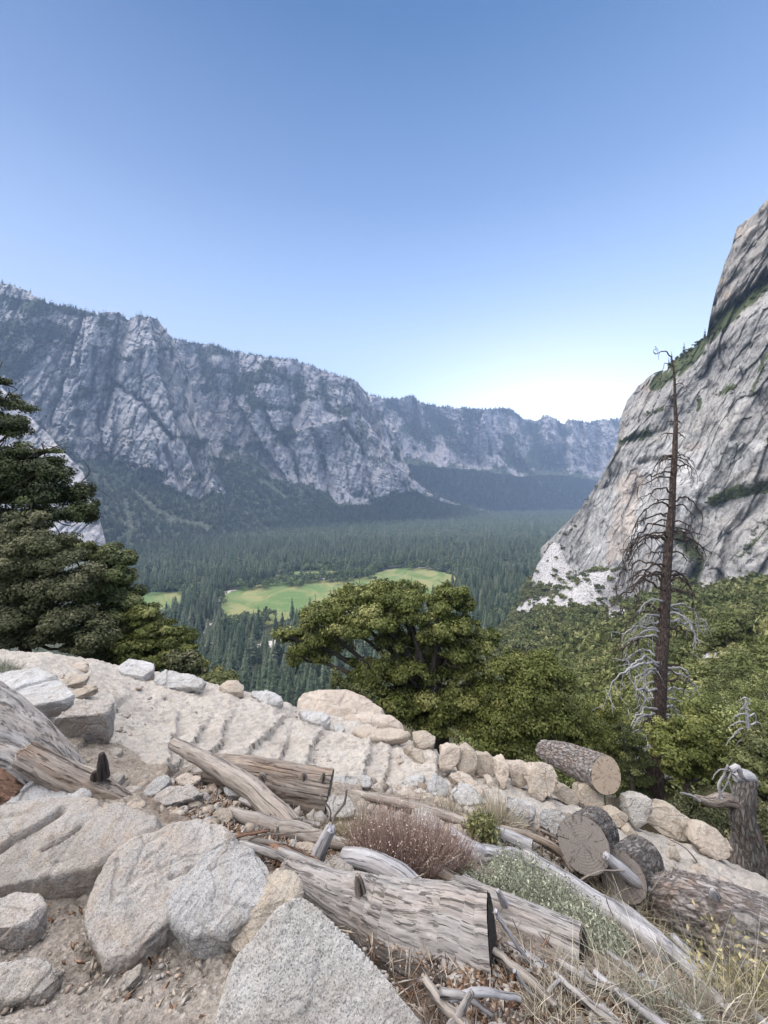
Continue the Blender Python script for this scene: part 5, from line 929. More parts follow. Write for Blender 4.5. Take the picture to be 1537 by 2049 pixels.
def build_forest(info):
    m = leafmat('conifer_needles', (.060, .105, .050), (.098, .145, .066), (.17, .17, .11), .01, .15); tk = k = N('conifer_bark'); tk = k.done((.09, .065, .05), .95)
    lod1 = [conifer(20, 7, .20, s) for s in range(3)]; lod2 = [conifer(9, 5, .21, 10 + s) for s in range(3)]; lod3 = [conifer(4, 4, .25, 20 + s) for s in range(3)]
    def scatter(dmin, dmax, dens, pxr=(-60, 1600)):
        n = int(dens * .5 * (pxr[1] - pxr[0]) / F * (dmax ** 2 - dmin ** 2)); d = np.sqrt(rng.uniform(dmin ** 2, dmax ** 2, n)); px = rng.uniform(*pxr, n); rw = HY - VZ / d * F
        keep = np.ones(n, bool)
        for p in MEADOW: keep &= ~inpoly(px + 4 * fbm(np.stack([px / 12, rw / 5, 0 * px], -1), 2, 5), rw, p) | (rng.uniform(0, 1, n) < .006)
        for ln, w in (([(436,1240),(438,1200),(446,1184),(470,1178)], 4), ([(412,1268),(414,1255),(422,1248)], 6), ([(512,1293),(530,1288),(556,1283)], 16), ([(640,1158),(700,1157)], 4), ([(700,1158),(720,1147),(750,1141),(780,1136),(820,1133),(880,1136),(935,1140)], 3.5), ([(910,1142),(960,1135)], 5), ([(440,1192),(470,1180)], 6)):
            dist, side = polydist(px, rw, ln); keep &= ~((dist < w) | ((dist < w + 7 * 600 / d) & (rw > np.interp(px, [a for a, b in sorted(ln)], [b for a, b in sorted(ln)])) & (rng.uniform(0, 1, n) < .75)))
        tp = rw - 32 / d * F; cover = np.zeros(n, bool)
        for p in MEADOW: cover |= inpoly(px, tp, p) | inpoly(px, (tp + rw) / 2, p)
        keep &= ~(cover & (rng.uniform(0, 1, n) < .72) & (fbm(np.stack([px / 30, rw / 30, 0 * px], -1), 2, 9) < .12))
        cl = fbm(np.stack([px / F * d / 60, d / 60, 0 * d], -1), 3, 33); keep &= cl > -.38 
        return px[keep], d[keep]
    px, d = scatter(330, 640, 1 / 95); vis = (row(px, d) > HY - VZ / d * F - 20) | True
    rw = HY - VZ / d * F; hid = (px < 240) | ((px > 960)); px, d, rw = px[~hid], d[~hid], rw[~hid]
    # ones whose top shows over the foreground
    hz = np.interp(px, [0, 230, 440, 560, 600, 760, 960], [1306, 1325, 1365, 1400, 1380, 1400, 1330]); hh = 24 + 22 * rng.uniform(0, 1, len(d)) ** 1.2; hh = hh * np.where(rng.uniform(0, 1, len(d)) < .2, .55, 1); top = rw - hh / d * F; ok = top < hz + 8
    px, d, hh = px[ok], d[ok], hh[ok]; o = np.argsort(d); big = o[:300]
    GRP = 'conifers standing in the valley below the trail'
    protos = []
    for i, t in enumerate(lod1):
        mb = MB(); mb.add(t[0], t[1], c=t[2]); mc = mb.mesh('crown'); mb = MB(); tube(mb, [(0, 0, -.03), (0, 0, .95)], [.011, .002], seg=6, step=.3); mt = mb.mesh('trunk'); mc.materials.append(m); mt.materials.append(tk); protos.append((mc, mt))
    for n_, i in enumerate(big):
        h = hh[i]; e = empty('conifer_tree', P(px[i], HY - VZ / d[i] * F, d[i]), 'dark green pointed conifer growing on the valley floor below the trail', 'conifer', GRP); e.scale = (h * rng.uniform(.8, 1.25),) * 2 + (h,); e.rotation_euler[2] = rng.uniform(0, 6.28)
        for nm, me in zip(('crown', 'trunk'), protos[n_ % 3]):
            c = bpy.data.objects.new(nm, me); COL.objects.link(c); c.parent = e
    mb = MB()
    def put(pos, hgt, lods, wf=1.0, tb=.4):
        which = rng.integers(0, 3, len(pos)); 
        for k in range(3):
            s = which == k
            if s.any(): n = s.sum(); stamp(mb, lods[k], pos[s], hgt[s], hgt[s] * rng.uniform(.75, 1.25, n) * wf, rng.uniform(0, 6.28, n), np.clip(rng.normal(tb, .36, n), 0, 1))
    rest = o[300:]; put(P(px[rest], HY - VZ / d[rest] * F, d[rest]), hh[rest], lod1)
    for dm, dx, dn, lo, wf in ((640, 1100, 1 / 110, lod1, 1.05), (1100, 2000, 1 / 150, lod2, 1.1), (2000, 3300, 1 / 260, lod3, 1.2), (3300, 6300, 1 / 600, lod3, 1.4)):
        p, d = scatter(dm, dx, dn, (150, 1250)); lim = np.interp(p, [0, 200, 450, 896, 1240, 1600], [1050, 1085, 1068, 1028, 1016, 1016]); rw = HY - VZ / d * F; k = rw > lim - 22
        p, d = p[k], d[k]; put(P(p, HY - VZ / d * F, d), rng.uniform(15, 46, len(d)), lo, wf)
    lf = leafmat('cottonwood_leaves', (.085, .125, .05), (.13, .18, .065), (.20, .23, .11), .02, .2); r_ = np.random.default_rng(4); gv = []
    for s_ in range(3):
        v_, q_, t_ = lobes_leaves([(0, 0, .6, .42, .42, .42)] + [(math.cos(a_) * .3, math.sin(a_) * .3, r_.uniform(.4, .8), .26, .26, .24) for a_ in r_.uniform(0, 6.28, 5)], 150, .16, sub=7, r=r_); gv.append((v_, q_, t_))
    gp = []
    for (x0, y0, x1, y1, w_, n_) in ((470,1178,700,1158,7,110),(700,1158,760,1140,5,40),(300,1186,380,1178,5,40),(380,1190,440,1200,14,60),(760,1136,940,1138,3,50),(560,1140,700,1136,4,60),(880,1195,930,1160,6,30),(440,1262,560,1245,10,26),(240,1255,330,1250,8,30),(640,1150,760,1160,5,26),(990,1240,1060,1190,16,70)):
        t_ = rng.uniform(0, 1, n_); X_ = x0 + (x1-x0)*t_ + rng.normal(0, 6, n_); Y_ = y0 + (y1-y0)*t_ + rng.normal(0, w_ * .6, n_); gp.append(vfloor(X_, Y_))
    gp = np.concatenate(gp); gm_ = MB(); w_ = rng.integers(0, 3, len(gp))
    for k_ in range(3): s_ = w_ == k_; n_ = s_.sum(); hh_ = rng.uniform(12, 26, n_); stamp(gm_, gv[k_], gp[s_], hh_, hh_ * .85, rng.uniform(0, 6.28, n_), rng.uniform(0, 1, n_), quad=True)
    o = link('broadleaf_grove', gm_.mesh('broadleaf_grove'), lf); o['kind'] = 'stuff'
    # talus slopes, wooded ledges and rims of the mountains
    for key, nap, ncl, nrim, hs, wf in (('A', 5500, 12000, 420, (24, 44), 1.1), ('B', 9500, 11000, 620, (24, 46), 1.15), ('C', 9500, 9000, 520, (34, 64), 1.4)):
        I = info[key]; V = I['V']; nu, nv = V.shape[:2]; 
        def pick(n, j0, j1, cond=None):
            i = rng.integers(0, nu - 1, n); j = rng.integers(j0, j1, n); a, b = rng.uniform(0, 1, (2, n, 1)); P0 = V[i, j] * (1-a) * (1-b) + V[i+1, j] * a * (1-b) + V[i, j+1] * (1-a) * b + V[i+1, j+1] * a * b
            if cond is not None: k = cond(i, j); P0 = P0[k]
            return P0
        ap = pick(nap, 0, I['nap']); U = HX + F * ap[:, 0] / ap[:, 1]; R = HY - F * ap[:, 2] / ap[:, 1]; kp = np.ones(len(ap), bool)
        for ln, w in (([(520,960),(545,975),(570,995)], 4), ([(825,962),(860,985),(893,1002)], 4), ([(590,975),(640,985),(680,1010)], 4), ([(250,1000),(262,1040),(256,1085)], 5), ([(270,985),(310,1020),(350,1040),(420,1055)], 5)):
            dist, _ = polydist(U, R, ln); kp &= dist > w
        ap = ap[kp]; put(ap, rng.uniform(*hs, len(ap)) * .9, lod3 if key != 'A' else lod2, wf * 1.15)
        vv = I['veg']; cf = pick(ncl, I['nap'], I['nap'] + I['nc'] - 1, lambda i, j: vv[i, j] > rng.uniform(.2, .55, len(i))); put(cf, rng.uniform(*hs, len(cf)) * 1.0, lod3, wf, .35)
        i = rng.integers(0, nu, nrim); rim = V[i, I['nap'] + I['nc'] - 1].copy(); rim[:, 1] += rng.uniform(0, 40, nrim); rim[:, 0] += rng.uniform(-3, 3, nrim)
        u = I['u'][i]; dens = np.where((u > 205) & (u < 335) & (key == 'A'), .12, 1) * np.where((u < 95) & (key == 'A'), .15, 1) * (.45 + .8 * (fbm(np.stack([u / 18, 0 * u, 0 * u], -1), 2, 3) > -.1)); k = rng.uniform(0, 1, nrim) < dens; rim = rim[k]
        put(rim, rng.uniform(hs[0] * .55, hs[1] * .8, len(rim)), lod2, wf, .6)
    o = link('conifer_forest', mb.mesh('conifer_forest'), m); o['kind'] = 'stuff'

def build_hill_shrubs():
    m = leafmat('chaparral_leaves', (.080, .10, .028), (.165, .185, .052), (.26, .25, .11), .12, .2); ms = leafmat('chaparral_leaves_near', (.105, .13, .035), (.17, .195, .055), (.25, .25, .11), .35, .2, tint=True)
    wood_ = N('shrub_stem').done((.10, .085, .07), .9)
    def shrub(nl, nleaf, ls, seed, sub):
        r = np.random.default_rng(seed); lob = [(0, 0, .55, .6, .6, .5)]
        for k in range(nl): a = r.uniform(0, 6.28); q = r.uniform(.3, .75); lob.append((math.cos(a) * q, math.sin(a) * q, r.uniform(.25, .95), *([r.uniform(.28, .48)] * 2), r.uniform(.25, .42)))
        return lobes_leaves(lob, nleaf, ls, sub=sub, r=r)
    hi = [shrub(9, 10000, .038, s, 18) for s in range(5)]; mid = [shrub(6, 650, .15, 30 + s, 8) for s in range(4)]; mid2 = [shrub(7, 1700, .095, 70 + s, 10) for s in range(4)]; low = [shrub(5, 130, .26, 50 + s, 6) for s in range(4)]
    # candidate spots
    def spots(n, dmin, dmax, pr=(940, 1680)):
        d = np.sqrt(rng.uniform(dmin ** 2, dmax ** 2, n)); px = rng.uniform(*pr, n); rw = row(px, d); X = (px - HX) / F * d
        q = np.stack([(px - HX) / F * 40, np.log(d) * 40, 0 * d], -1) * .25; sc = scree_mask(px, rw, q * 2); nz = fbm(q, 4, 11) + .6 * fbm(q * 4, 3, 12); z = (HY - rw) / F * d + nz * d * .008
        # leave the drop just past the wall to the taller bushes placed by hand
        ok = (sc < .5) | (rng.uniform(0, 1, n) < .10); ok &= (fbm(np.stack([X / 9, d / 9, 0 * d], -1), 3, 66) > -.42)
        for c_ in CHUTE: dd_, _s = polydist(px, rw - np.clip(600 / d, 0, 14), c_); ok &= dd_ > 17
        ok &= ~((d < 34) & (np.abs(px - 1325) < 90 * 13 / np.maximum(d, 13)) & (d < 13)); return np.stack([X, d, z], -1)[ok], px[ok]
    a, pa = spots(1500, 14.5, 75); k = (pa > 980); a = a[k]; o = np.argsort(a[:, 1]); big = o[:300]; rest = o[300:]
    meshes = []
    for v, q, t in hi:
        mb = MB(); mb.add(v, None, q, c=t); me = mb.mesh('crown'); me.materials.append(ms); mb = MB()
        for s in range(5): ang = s * 1.3; tube(mb, [(0, 0, -.15), (math.cos(ang) * .15, math.sin(ang) * .15, .3), (math.cos(ang) * .4, math.sin(ang) * .4, .7)], [.05, .035, .012], seg=6, step=.15)
        mt = mb.mesh('stem', True); mt.materials.append(wood_); meshes.append((me, mt))
    for n_, i in enumerate(big):
        s = rng.uniform(1.1, 2.7) * (.55 + .45 * min(1, a[i][1] / 40)); e = empty('oak_shrub', a[i] - np.array([0, 0, .15]), 'rounded olive-green scrub oak on the slope below the trail', 'shrub', 'scrub oaks covering the slope right of the trail'); e.scale = (s * rng.uniform(.9, 1.3), s * rng.uniform(.9, 1.3), s * rng.uniform(.9, 1.35)); e.rotation_euler[2] = rng.uniform(0, 6.28)
        for nm, me in zip(('crown', 'stem'), meshes[n_ % 5]):
            c = bpy.data.objects.new(nm, me); COL.objects.link(c); c.parent = e
    mb = MB()
    def put(pos, S, lods):
        w = rng.integers(0, len(lods), len(pos))
        for k in range(len(lods)):
            s = w == k; n = s.sum()
            if n: stamp(mb, lods[k], pos[s], S[s] * rng.uniform(.9, 1.4, n), S[s], rng.uniform(0, 6.28, n), np.clip(rng.normal(.45, .25, n), 0, 1), quad=True)
    put(a[rest], rng.uniform(1.4, 3.2, len(rest)), mid2)
    b, _ = spots(2300, 75, 190); put(b, 2.2 + 3.6 * rng.uniform(0, 1, len(b)) ** 2, mid2); b, _ = spots(9500, 190, 800); put(b, 3.2 + 5.0 * rng.uniform(0, 1, len(b)) ** 2, low)
    o = link('chaparral', mb.mesh('chaparral'), m); o['kind'] = 'stuff'
    gmat = N('dead_twigs').done((.42, .40, .38), .9); mb = MB(); sp_, _ = spots(260, 16, 130)
    for p_ in sp_:
        s_ = rng.uniform(.9, 2.4)
        for q_ in range(9): v_ = rng.normal(0, .5, 3); v_[2] = abs(v_[2]) + .9; tube(mb, [p_, p_ + v_ * s_ * .6, p_ + v_ * s_ * np.array([1.3, 1.3, 1])], [.03 * s_, .02 * s_, .006], seg=4, step=.4 * s_, wob=.12)
    o = link('dead_brush', mb.mesh('dead_brush'), gmat); o['kind'] = 'stuff'
    return mid, low, m

def build_cliff_plants(CL, mid, m):
    V, U, R = CL['V'], CL['U'], CL['R']; nu, nv = U.shape
    meshes = []
    for v, q, t in mid: mb = MB(); mb.add(v, None, q, c=t); me = mb.mesh('ledge_shrub'); me.materials.append(m); meshes.append(me)
    def at(px, py):
        i = int(np.clip((px - U[0, 0]) / (U[1, 0] - U[0, 0]), 0, nu - 1)); j = int(np.argmin(np.abs(R[i] - py))); return V[i, j]
    lines = [([(1360,716),(1425,665),(1537,568)], 46, 13, (2.0, 4.5)), ([(1330,765),(1345,735),(1400,700)], 16, 8, (2, 4)), ([(1242,883),(1300,868)], 12, 3, (1.8, 3.6)), ([(1290,832),(1335,815)], 8, 5, (1.5, 3)), ([(1422,1005),(1480,988),(1537,975)], 60, 11, (2.0, 5)),
             ([(1355,1070),(1405,1110),(1385,1170)], 44, 18, (1.6, 4.2)), ([(1398,790),(1396,815)], 5, 3, (1.5, 2.6)), ([(1430,792),(1475,775)], 10, 6, (1.4, 3)), ([(1490,1100),(1537,1040)], 16, 9, (1.4, 3)), ([(1340,1050),(1350,1070)], 6, 5, (1.5, 3)), ([(1505,800),(1537,720)], 8, 7, (1.5, 2.6)),
             ([(1120,1076),(1160,1052)], 8, 3, (2.5, 4.5)), ([(1180,1165),(1250,1135)], 26, 4, (2.2, 4.5)), ([(1440,1165),(1500,1135)], 7, 7, (1.2, 2.4)), ([(1470,1125),(1490,1100)], 5, 5, (1.2, 2.2)), ([(1475,885),(1475,895)], 3, 2, (1.4, 2.2)), ([(1440,935),(1448,955)], 6, 4, (1.2, 2.2)), ([(1200,960),(1170,1010)], 5, 3, (1.6, 2.6)), ([(1300,1195),(1330,1130)], 9, 6, (1.6, 3))]
    n_ = 0
    for ln, n, w, (s0, s1) in lines:
        ln = np.array(ln, float); L = np.r_[0, np.cumsum(np.hypot(*np.diff(ln, axis=0).T))]
        for k in range(n):
            s = rng.uniform(0, L[-1]); x = np.interp(s, L, ln[:, 0]) + rng.normal(0, w * .5); y = np.interp(s, L, ln[:, 1]) + rng.normal(0, w * .5); p = at(x, y); sc = rng.uniform(s0, s1) * p[1] / 520
            o = bpy.data.objects.new('ledge_shrub', meshes[n_ % 4]); COL.objects.link(o); o.location = p - np.array([0, 0, .3 * sc]); o.scale = (sc, sc, sc * .9); o.rotation_euler[2] = rng.uniform(0, 6.28); n_ += 1
            tag(o, 'small dark green shrub growing on a ledge of the granite cliff', 'shrub', 'shrubs on the cliff ledges')
    cf = [conifer(14, 6, .2, 70 + s) for s in range(2)]; mt = leafmat('ledge_pine_needles', (.028, .045, .022), (.05, .07, .03), (.08, .09, .04), .2, .1); ms = []
    for t in cf: mb = MB(); mb.add(t[0], t[1], c=t[2]); me = mb.mesh('ledge_pine'); me.materials.append(mt); ms.append(me)
    for i, (x, y, h, lb) in enumerate([(1369,704,22,'middle pine on the skyline ledge, standing clear of the dead tree'), (1345,722,20,'lowest skyline pine, behind the tip of the dead tree'), (1411,670,17,'small pine against the foot of the upper cliff'), (1340,735,20,'pine just left of the tip of the dead tree, on the skyline'), (1262,880,10,'stubby pine on the left ledge of the cliff'), (1274,878,9,'second stubby pine on the left ledge of the cliff'), (1392,690,8,'tiny pine between the two skyline pines')]):
        p = at(x, y + 2); s = h * p[1] / F; o = bpy.data.objects.new('ledge_pine', ms[i % 2]); COL.objects.link(o); o.location = p; o.scale = (s * .9, s * .9, s * 1.15); tag(o, lb, 'pine')

def clump_tree(name, label, cat, base, d, clumps, nleaf, leaf, mats, trunk_r=6, sub=18, limbs=True, group=None, subr=.40, seed=0, joint=None, cs=(1.12, 1.35)):
    """base: pixel of the trunk foot; clumps: (px, py, rx, ry, depth offset) in pixels / metres"""
    B = P(base[0], base[1], d); root = empty(name, B, label, cat, group); r = np.random.default_rng(seed + 900); L = []; mb = MB()
    J = P(*joint, d) - B if joint else None
    for (x, y, rx, ry, dz) in clumps:
        c = P(x, y, d + dz) - B; k = (d + dz) / F; L.append((*c, rx * k * cs[0], min(rx, ry * 1.6) * k * 1.15, ry * k * cs[1]))
        if limbs:
            s0 = J if J is not None else np.zeros(3); mdl = s0 * .5 + c * .5 + np.array([0, 0, -.06 * np.linalg.norm(c - s0)]) + r.normal(0, .05, 3) * np.linalg.norm(c - s0)
            tube(mb, [s0, mdl, c, c + (c - s0) * .18], np.array([trunk_r * .42, trunk_r * .25, trunk_r * .10, .5]) / F * d, seg=8, rough=.12, rs=2, seed=int(x), wob=.03 * np.linalg.norm(c - s0), step=.08 * d / 14)
            for q in range(5):     # twigs
                a = c + r.normal(0, .35, 3) * L[-1][3]; b = a + r.normal(0, .5, 3) * L[-1][3]; tube(mb, [c, a, b], np.array([trunk_r * .09, trunk_r * .05, .25]) / F * d, seg=5, wob=.05, step=.15)
    if J is not None: tube(mb, [(0, 0, -.4), J * .5 + r.normal(0, .04, 3), J], np.array([trunk_r * 1.2, trunk_r, trunk_r * .7]) / F * d, seg=14, rough=.12, flute=.08, seed=seed, step=.08)
    link('trunk', mb.mesh('trunk', True), mats[1], root); V, Q, t = lobes_leaves(L, nleaf, leaf, sub=sub, subr=subr, r=r); mb = MB(); mb.add(V, None, Q, c=t); link('crown', mb.mesh('crown'), mats[0], root); return root

def build_trees(WM):
    oak = leafmat('oak_leaves', (.11, .135, .028), (.185, .205, .05), (.28, .27, .10), .9, .25); dk = leafmat('dark_oak_leaves', (.065, .085, .028), (.115, .135, .04), (.19, .20, .08), 1.1, .2)
    dusty = leafmat('dusty_leaves', (.070, .082, .030), (.12, .125, .052), (.21, .19, .11), 1.4, .2); pn = leafmat('fir_needles', (.045, .062, .022), (.085, .10, .032), (.13, .14, .055), 1.0, .1); lt = leafmat('pale_green_leaves', (.13, .15, .05), (.20, .215, .08), (.22, .21, .10), 1.4, .25)
    bkd = N('oak_bark'); bkd = bkd.done((.07, .06, .05), .95)
    T = clump_tree
    T('oak_tree', 'broad dark-limbed oak growing just below the sandy lip of the trail', 'oak tree', (880,1500), 13.0,
      [(640,1240,42,26,0),(690,1212,44,28,.3),(735,1195,40,22,0),(780,1190,38,24,.4),(820,1200,40,26,-.2),(610,1285,46,24,-.2),(600,1315,28,16,0),(655,1300,40,20,.3),(700,1260,40,26,-.3),(760,1240,46,30,-.5),(820,1245,40,30,-.4),(880,1215,34,26,.3),(905,1190,26,22,.2),(930,1215,22,20,.4),(880,1262,40,26,-.4),(925,1255,30,24,.1),
       (780,1290,40,24,-.3),(840,1300,36,24,.5),(900,1300,40,26,-.2),(950,1290,34,24,.2),(975,1285,26,18,.4),(750,1345,46,28,-.6),(810,1350,40,28,-.7),(870,1350,40,26,.3),(930,1345,40,26,0),(725,1375,34,18,-.4),(790,1400,44,24,-.8),(850,1405,42,26,-.6),(910,1400,40,26,-.3),(960,1385,36,26,.2),(820,1440,40,20,-.7),(880,1450,44,24,-.8),(940,1445,40,26,-.5),(745,1215,34,20,.5)],
      120000, .060, (oak, bkd), 20, seed=1, joint=(862,1370), subr=.36, sub=20)
    T('oak_bush', 'bushy oak right of the broad oak, above the low wall', 'oak bush', (1010,1560), 12.0,
      [(1010,1345,36,26,.3),(1050,1325,36,22,.4),(1085,1345,36,26,.2),(1110,1375,34,26,.2),(1000,1395,40,28,0),(1050,1385,42,30,-.3),(1100,1420,40,28,-.2),(990,1440,40,28,-.4),(1040,1435,42,28,-.5),(1090,1460,40,24,-.4),(1140,1440,34,28,.2),(980,1480,34,24,-.6),(1030,1485,42,24,-.7),(1080,1490,36,20,-.7),(1150,1480,34,24,0),(1180,1465,26,26,.4),(1000,1515,30,18,-.8)],
      52000, .055, (oak, bkd), 12, seed=2, joint=(1030,1500))
    T('oak_bush', 'low spreading green bush between the bushy oak and the dead tree', 'bush', (1190,1560), 13.0,
      [(1130,1500,34,22,0),(1170,1505,34,24,.2),(1210,1490,34,24,.5),(1245,1510,30,24,.3),(1195,1530,36,22,-.2),(1235,1545,34,24,-.2),(1265,1540,22,30,-.1),(1160,1535,30,16,-.3),(1265,1580,22,26,-.3),(1225,1440,26,20,1.5),(1190,1420,28,18,1.6)], 30000, .055, (oak, bkd), 8, seed=3, joint=(1200,1545))
    T('oak_sapling', 'small oak with a visible fork standing right in front of the dead tree', 'oak sapling', (1375,1610), 10.5,
      [(1330,1475,24,20,0),(1365,1460,30,20,0),(1400,1475,32,20,.2),(1430,1500,30,22,.2),(1340,1515,34,22,-.2),(1385,1510,34,24,-.2),(1420,1540,28,20,0),(1355,1545,30,16,-.1),(1395,1440,24,16,.4)], 24000, .05, (oak, bkd), 8, seed=4, joint=(1372,1560))
    T('oak_bush', 'yellow-green bush at the right edge above the broken stump', 'bush', (1530,1620), 9.5,
      [(1500,1520,28,20,0),(1530,1495,34,24,0),(1560,1530,34,26,0),(1510,1560,30,22,-.2),(1545,1585,32,22,-.2),(1475,1555,20,16,.2),(1580,1480,30,26,0)], 22000, .05, (lt, bkd), 6, seed=5, joint=(1530,1600))
    T('thicket', 'mixed dusty thicket behind the broken stump, right of the dead tree', 'thicket', (1400,1690), 8.3,
      [(1340,1640,26,16,.3),(1375,1625,28,18,.2),(1410,1620,30,20,0),(1445,1640,28,22,-.2),(1470,1600,24,18,.2),(1400,1655,30,16,-.3),(1350,1665,24,12,0),(1435,1670,26,16,-.4),(1530,1650,30,30,.3),(1535,1700,34,26,0),(1470,1690,18,14,-.3)], 26000, .035, (dusty, bkd), 4, seed=6, joint=(1410,1670))
    T('fir_sapling', 'blue-green young fir at the foot of the dead tree, behind the sawn log end', 'fir', (1265,1610), 11.5,
      [(1262,1480,18,14,.3),(1275,1510,22,12,.2),(1258,1535,26,12,.2),(1285,1560,26,12,.1),(1268,1585,30,12,.1),(1245,1460,12,10,.5)], 16000, .035, (dk, bkd), 5, seed=7, joint=(1266,1560))
    # left group
    T('fir_tree', 'dark layered fir boughs reaching in from the left edge', 'fir tree', (-120,1380), 11.5,
      [(-10,765,30,9,0),(-60,790,60,14,0),(0,810,44,14,.2),(15,865,34,20,.2),(-40,860,60,24,0),(90,905,34,6,.1),(40,910,40,12,0),(-30,925,60,26,0),(30,955,56,22,.1),(100,955,44,24,.2),(60,1000,60,28,0),(140,990,46,26,.2),(165,1030,30,22,.3),(0,990,60,34,-.2),(90,1035,50,22,-.1),(-40,1050,70,36,0),(30,1050,50,18,.1),(-60,740,30,10,0)], 95000, .05, (pn, bkd), 18, seed=8, joint=(-100,1000), subr=.36, cs=(1.05, 1.9))
    T('scrub_oak', 'dusty olive scrub oak, tallest of the bushes at the left edge', 'scrub oak', (40,1390), 8.6,
      [(60,1048,26,18,.2),(20,1075,44,24,.1),(80,1090,44,24,0),(-20,1110,50,30,0),(50,1130,50,28,-.1),(120,1125,40,26,.1),(0,1170,50,30,-.2),(80,1180,50,30,-.1),(150,1175,40,28,.1),(-10,1230,50,30,-.2),(60,1240,50,28,-.3),(130,1235,44,28,-.1),(0,1280,50,20,-.4),(80,1285,50,18,-.4),(170,1270,40,24,-.2),(150,1300,40,12,-.4)], 110000, .042, (dusty, bkd), 12, seed=9, joint=(50,1270), subr=.42, cs=(1.05, 1.4))
    T('oak_bush', 'dark green bush behind the dusty scrub oak, beside the meadow', 'bush', (260,1400), 9.6,
      [(150,1105,32,18,.3),(190,1115,32,20,.2),(235,1125,26,20,.3),(215,1160,40,24,.1),(180,1200,40,24,0),(240,1200,32,24,.2),(262,1225,20,18,.2),(210,1240,40,24,-.1),(265,1255,24,20,.1),(190,1290,40,22,-.2),(250,1290,44,24,-.1),(225,1315,36,12,-.3)], 80000, .045, (dk, bkd), 10, seed=10, joint=(230,1280))
    T('oak_bush', 'low dark bush sloping down towards the conifers behind the jointed block', 'bush', (310,1420), 9.2,
      [(290,1235,26,16,.3),(310,1262,34,20,.2),(280,1290,34,20,0),(335,1285,34,22,.1),(365,1300,24,20,.2),(300,1320,40,20,-.2),(350,1325,34,20,-.1),(260,1325,30,14,-.2),(385,1330,20,16,.1)], 34000, .045, (oak, bkd), 8, seed=11, joint=(310,1330))
    T('scrub_oak', 'small pale dusty bush left of the lip boulders', 'scrub oak', (370,1420), 8.2, [(355,1320,20,14,0),(380,1340,24,18,0),(345,1350,18,12,-.1),(398,1355,14,12,0)], 9000, .04, (dusty, bkd), 4, seed=12, joint=(370,1360))
    T('scrub_oak', 'small yellowish bush peeping over the lip of the sand', 'scrub oak', (440,1430), 8.0, [(430,1362,22,14,0),(455,1368,18,12,0),(412,1370,14,10,0),(470,1380,10,8,0)], 8000, .04, (lt, bkd), 4, seed=13, joint=(440,1385))
    T('young_pine', 'pale feathery young pine between the lip and the broad oak', 'young pine', (690,1440), 11, [(672,1365,12,22,.1),(690,1385,14,18,0),(712,1395,16,16,0),(735,1400,16,14,.1)], 8000, .035, (lt, bkd), 3, seed=14, joint=(700,1400))
    # dead standing tree
    kb = bark('dead_tree_bark', (.17, .13, .11), (.07, .053, .048), (.22, .16, .13), .9, 1.4, .2); tw = WM['silver']; d = 12.6
    B = P(1308, 1612, d); root = empty('dead_tree', B, 'tall dead conifer with bare drooping branches standing below the wall', 'dead tree'); ax = np.array([(1308,1612),(1316,1500),(1326,1300),(1338,1100),(1349,920),(1352,820),(1348,745),(1344,712)], float); rr = [17,12.5,10.5,7.6,4.9,2.9,1.8,1.0]
    mb = MB(); tube(mb, P(ax[:, 0], ax[:, 1], d) - B, np.array(rr) / F * d, seg=28, rough=.10, flute=.05, rs=3, seed=3, step=.06, wob=.05); link('trunk', mb.mesh('trunk', True), kb, root)
    r = np.random.default_rng(5)
    def axp(y): return np.interp(y, ax[::-1, 1], ax[::-1, 0])
    BR = [(712,-42,-18,1.4,.6),(730,-26,48,1.0,.9),(770,30,10,1.0,.3)]
    ys = sorted([int(v) for v in r.uniform(880, 1570, 22)] + [790,815,845,870,905,915,935,950,965,985,1000,1012,1030,1045,1055,1075,1085,1105,1120,1135,1150,1165,1185,1205,1215,1235,1245,1262,1275,1290,1305,1318,1335,1350,1365,1380,1400,1420,1445,1470,1500,1530,1560])
    for i, y in enumerate(ys):
        for sgn in (-1, 1):
            if r.uniform() < (.3 if sgn > 0 else .15): continue
            Lp = np.interp(y, [780, 900, 1050, 1150, 1300, 1450, 1580], [18, 46, 118, 120, 110, 84, 66]) * r.uniform(.2, 1.0) ** .7 * (1 if sgn < 0 else .75); BR.append((y, sgn * Lp, Lp * r.uniform(.0, 1.15), np.interp(y, [780, 1000, 1300], [1.1, 1.9, 2.6]), r.uniform(.15, .5)))
    for i, (y, dx, dy, wd, arch) in enumerate(BR):
        x0 = axp(y); dz = r.uniform(-1, 1) * abs(dx) / F * d * .7; a = P(x0, y, d) - B; L = abs(dx)
        p1 = P(x0 + dx * .4, y - L * arch * .3 + dy * .05 + r.normal(0, .05) * L, d + dz * .4) - B; p2 = P(x0 + dx * .8, y + dy * .3, d + dz * .8) - B; p3 = P(x0 + dx * r.uniform(.75, 1.15), y + dy * r.uniform(.7, 1.4), d + dz) - B
        mb = MB(); c, rd = tube(mb, [a, p1, p2, p3], np.array([wd, wd * .75, wd * .5, .35]) / F * d, seg=7, rough=.1, seed=i, wob=.10 * L / 60, step=.06)
        for q in range(int(1 + L / 13)):
            j = r.integers(len(c) // 4, len(c)); s = c[j]; e = s + np.array([r.normal(0, .12) + np.sign(dx) * .08, r.normal(0, .12), -r.uniform(.08, .5)]) * (.4 + L / 90); tube(mb, [s, (s + e) / 2 + r.normal(0, .04, 3), e], np.array([wd * .35, wd * .25, .25]) / F * d, seg=5, step=.06, wob=.02)
        link('branch', mb.mesh('branch', True), tw if y > 1170 and r.uniform() < .65 else kb, root)
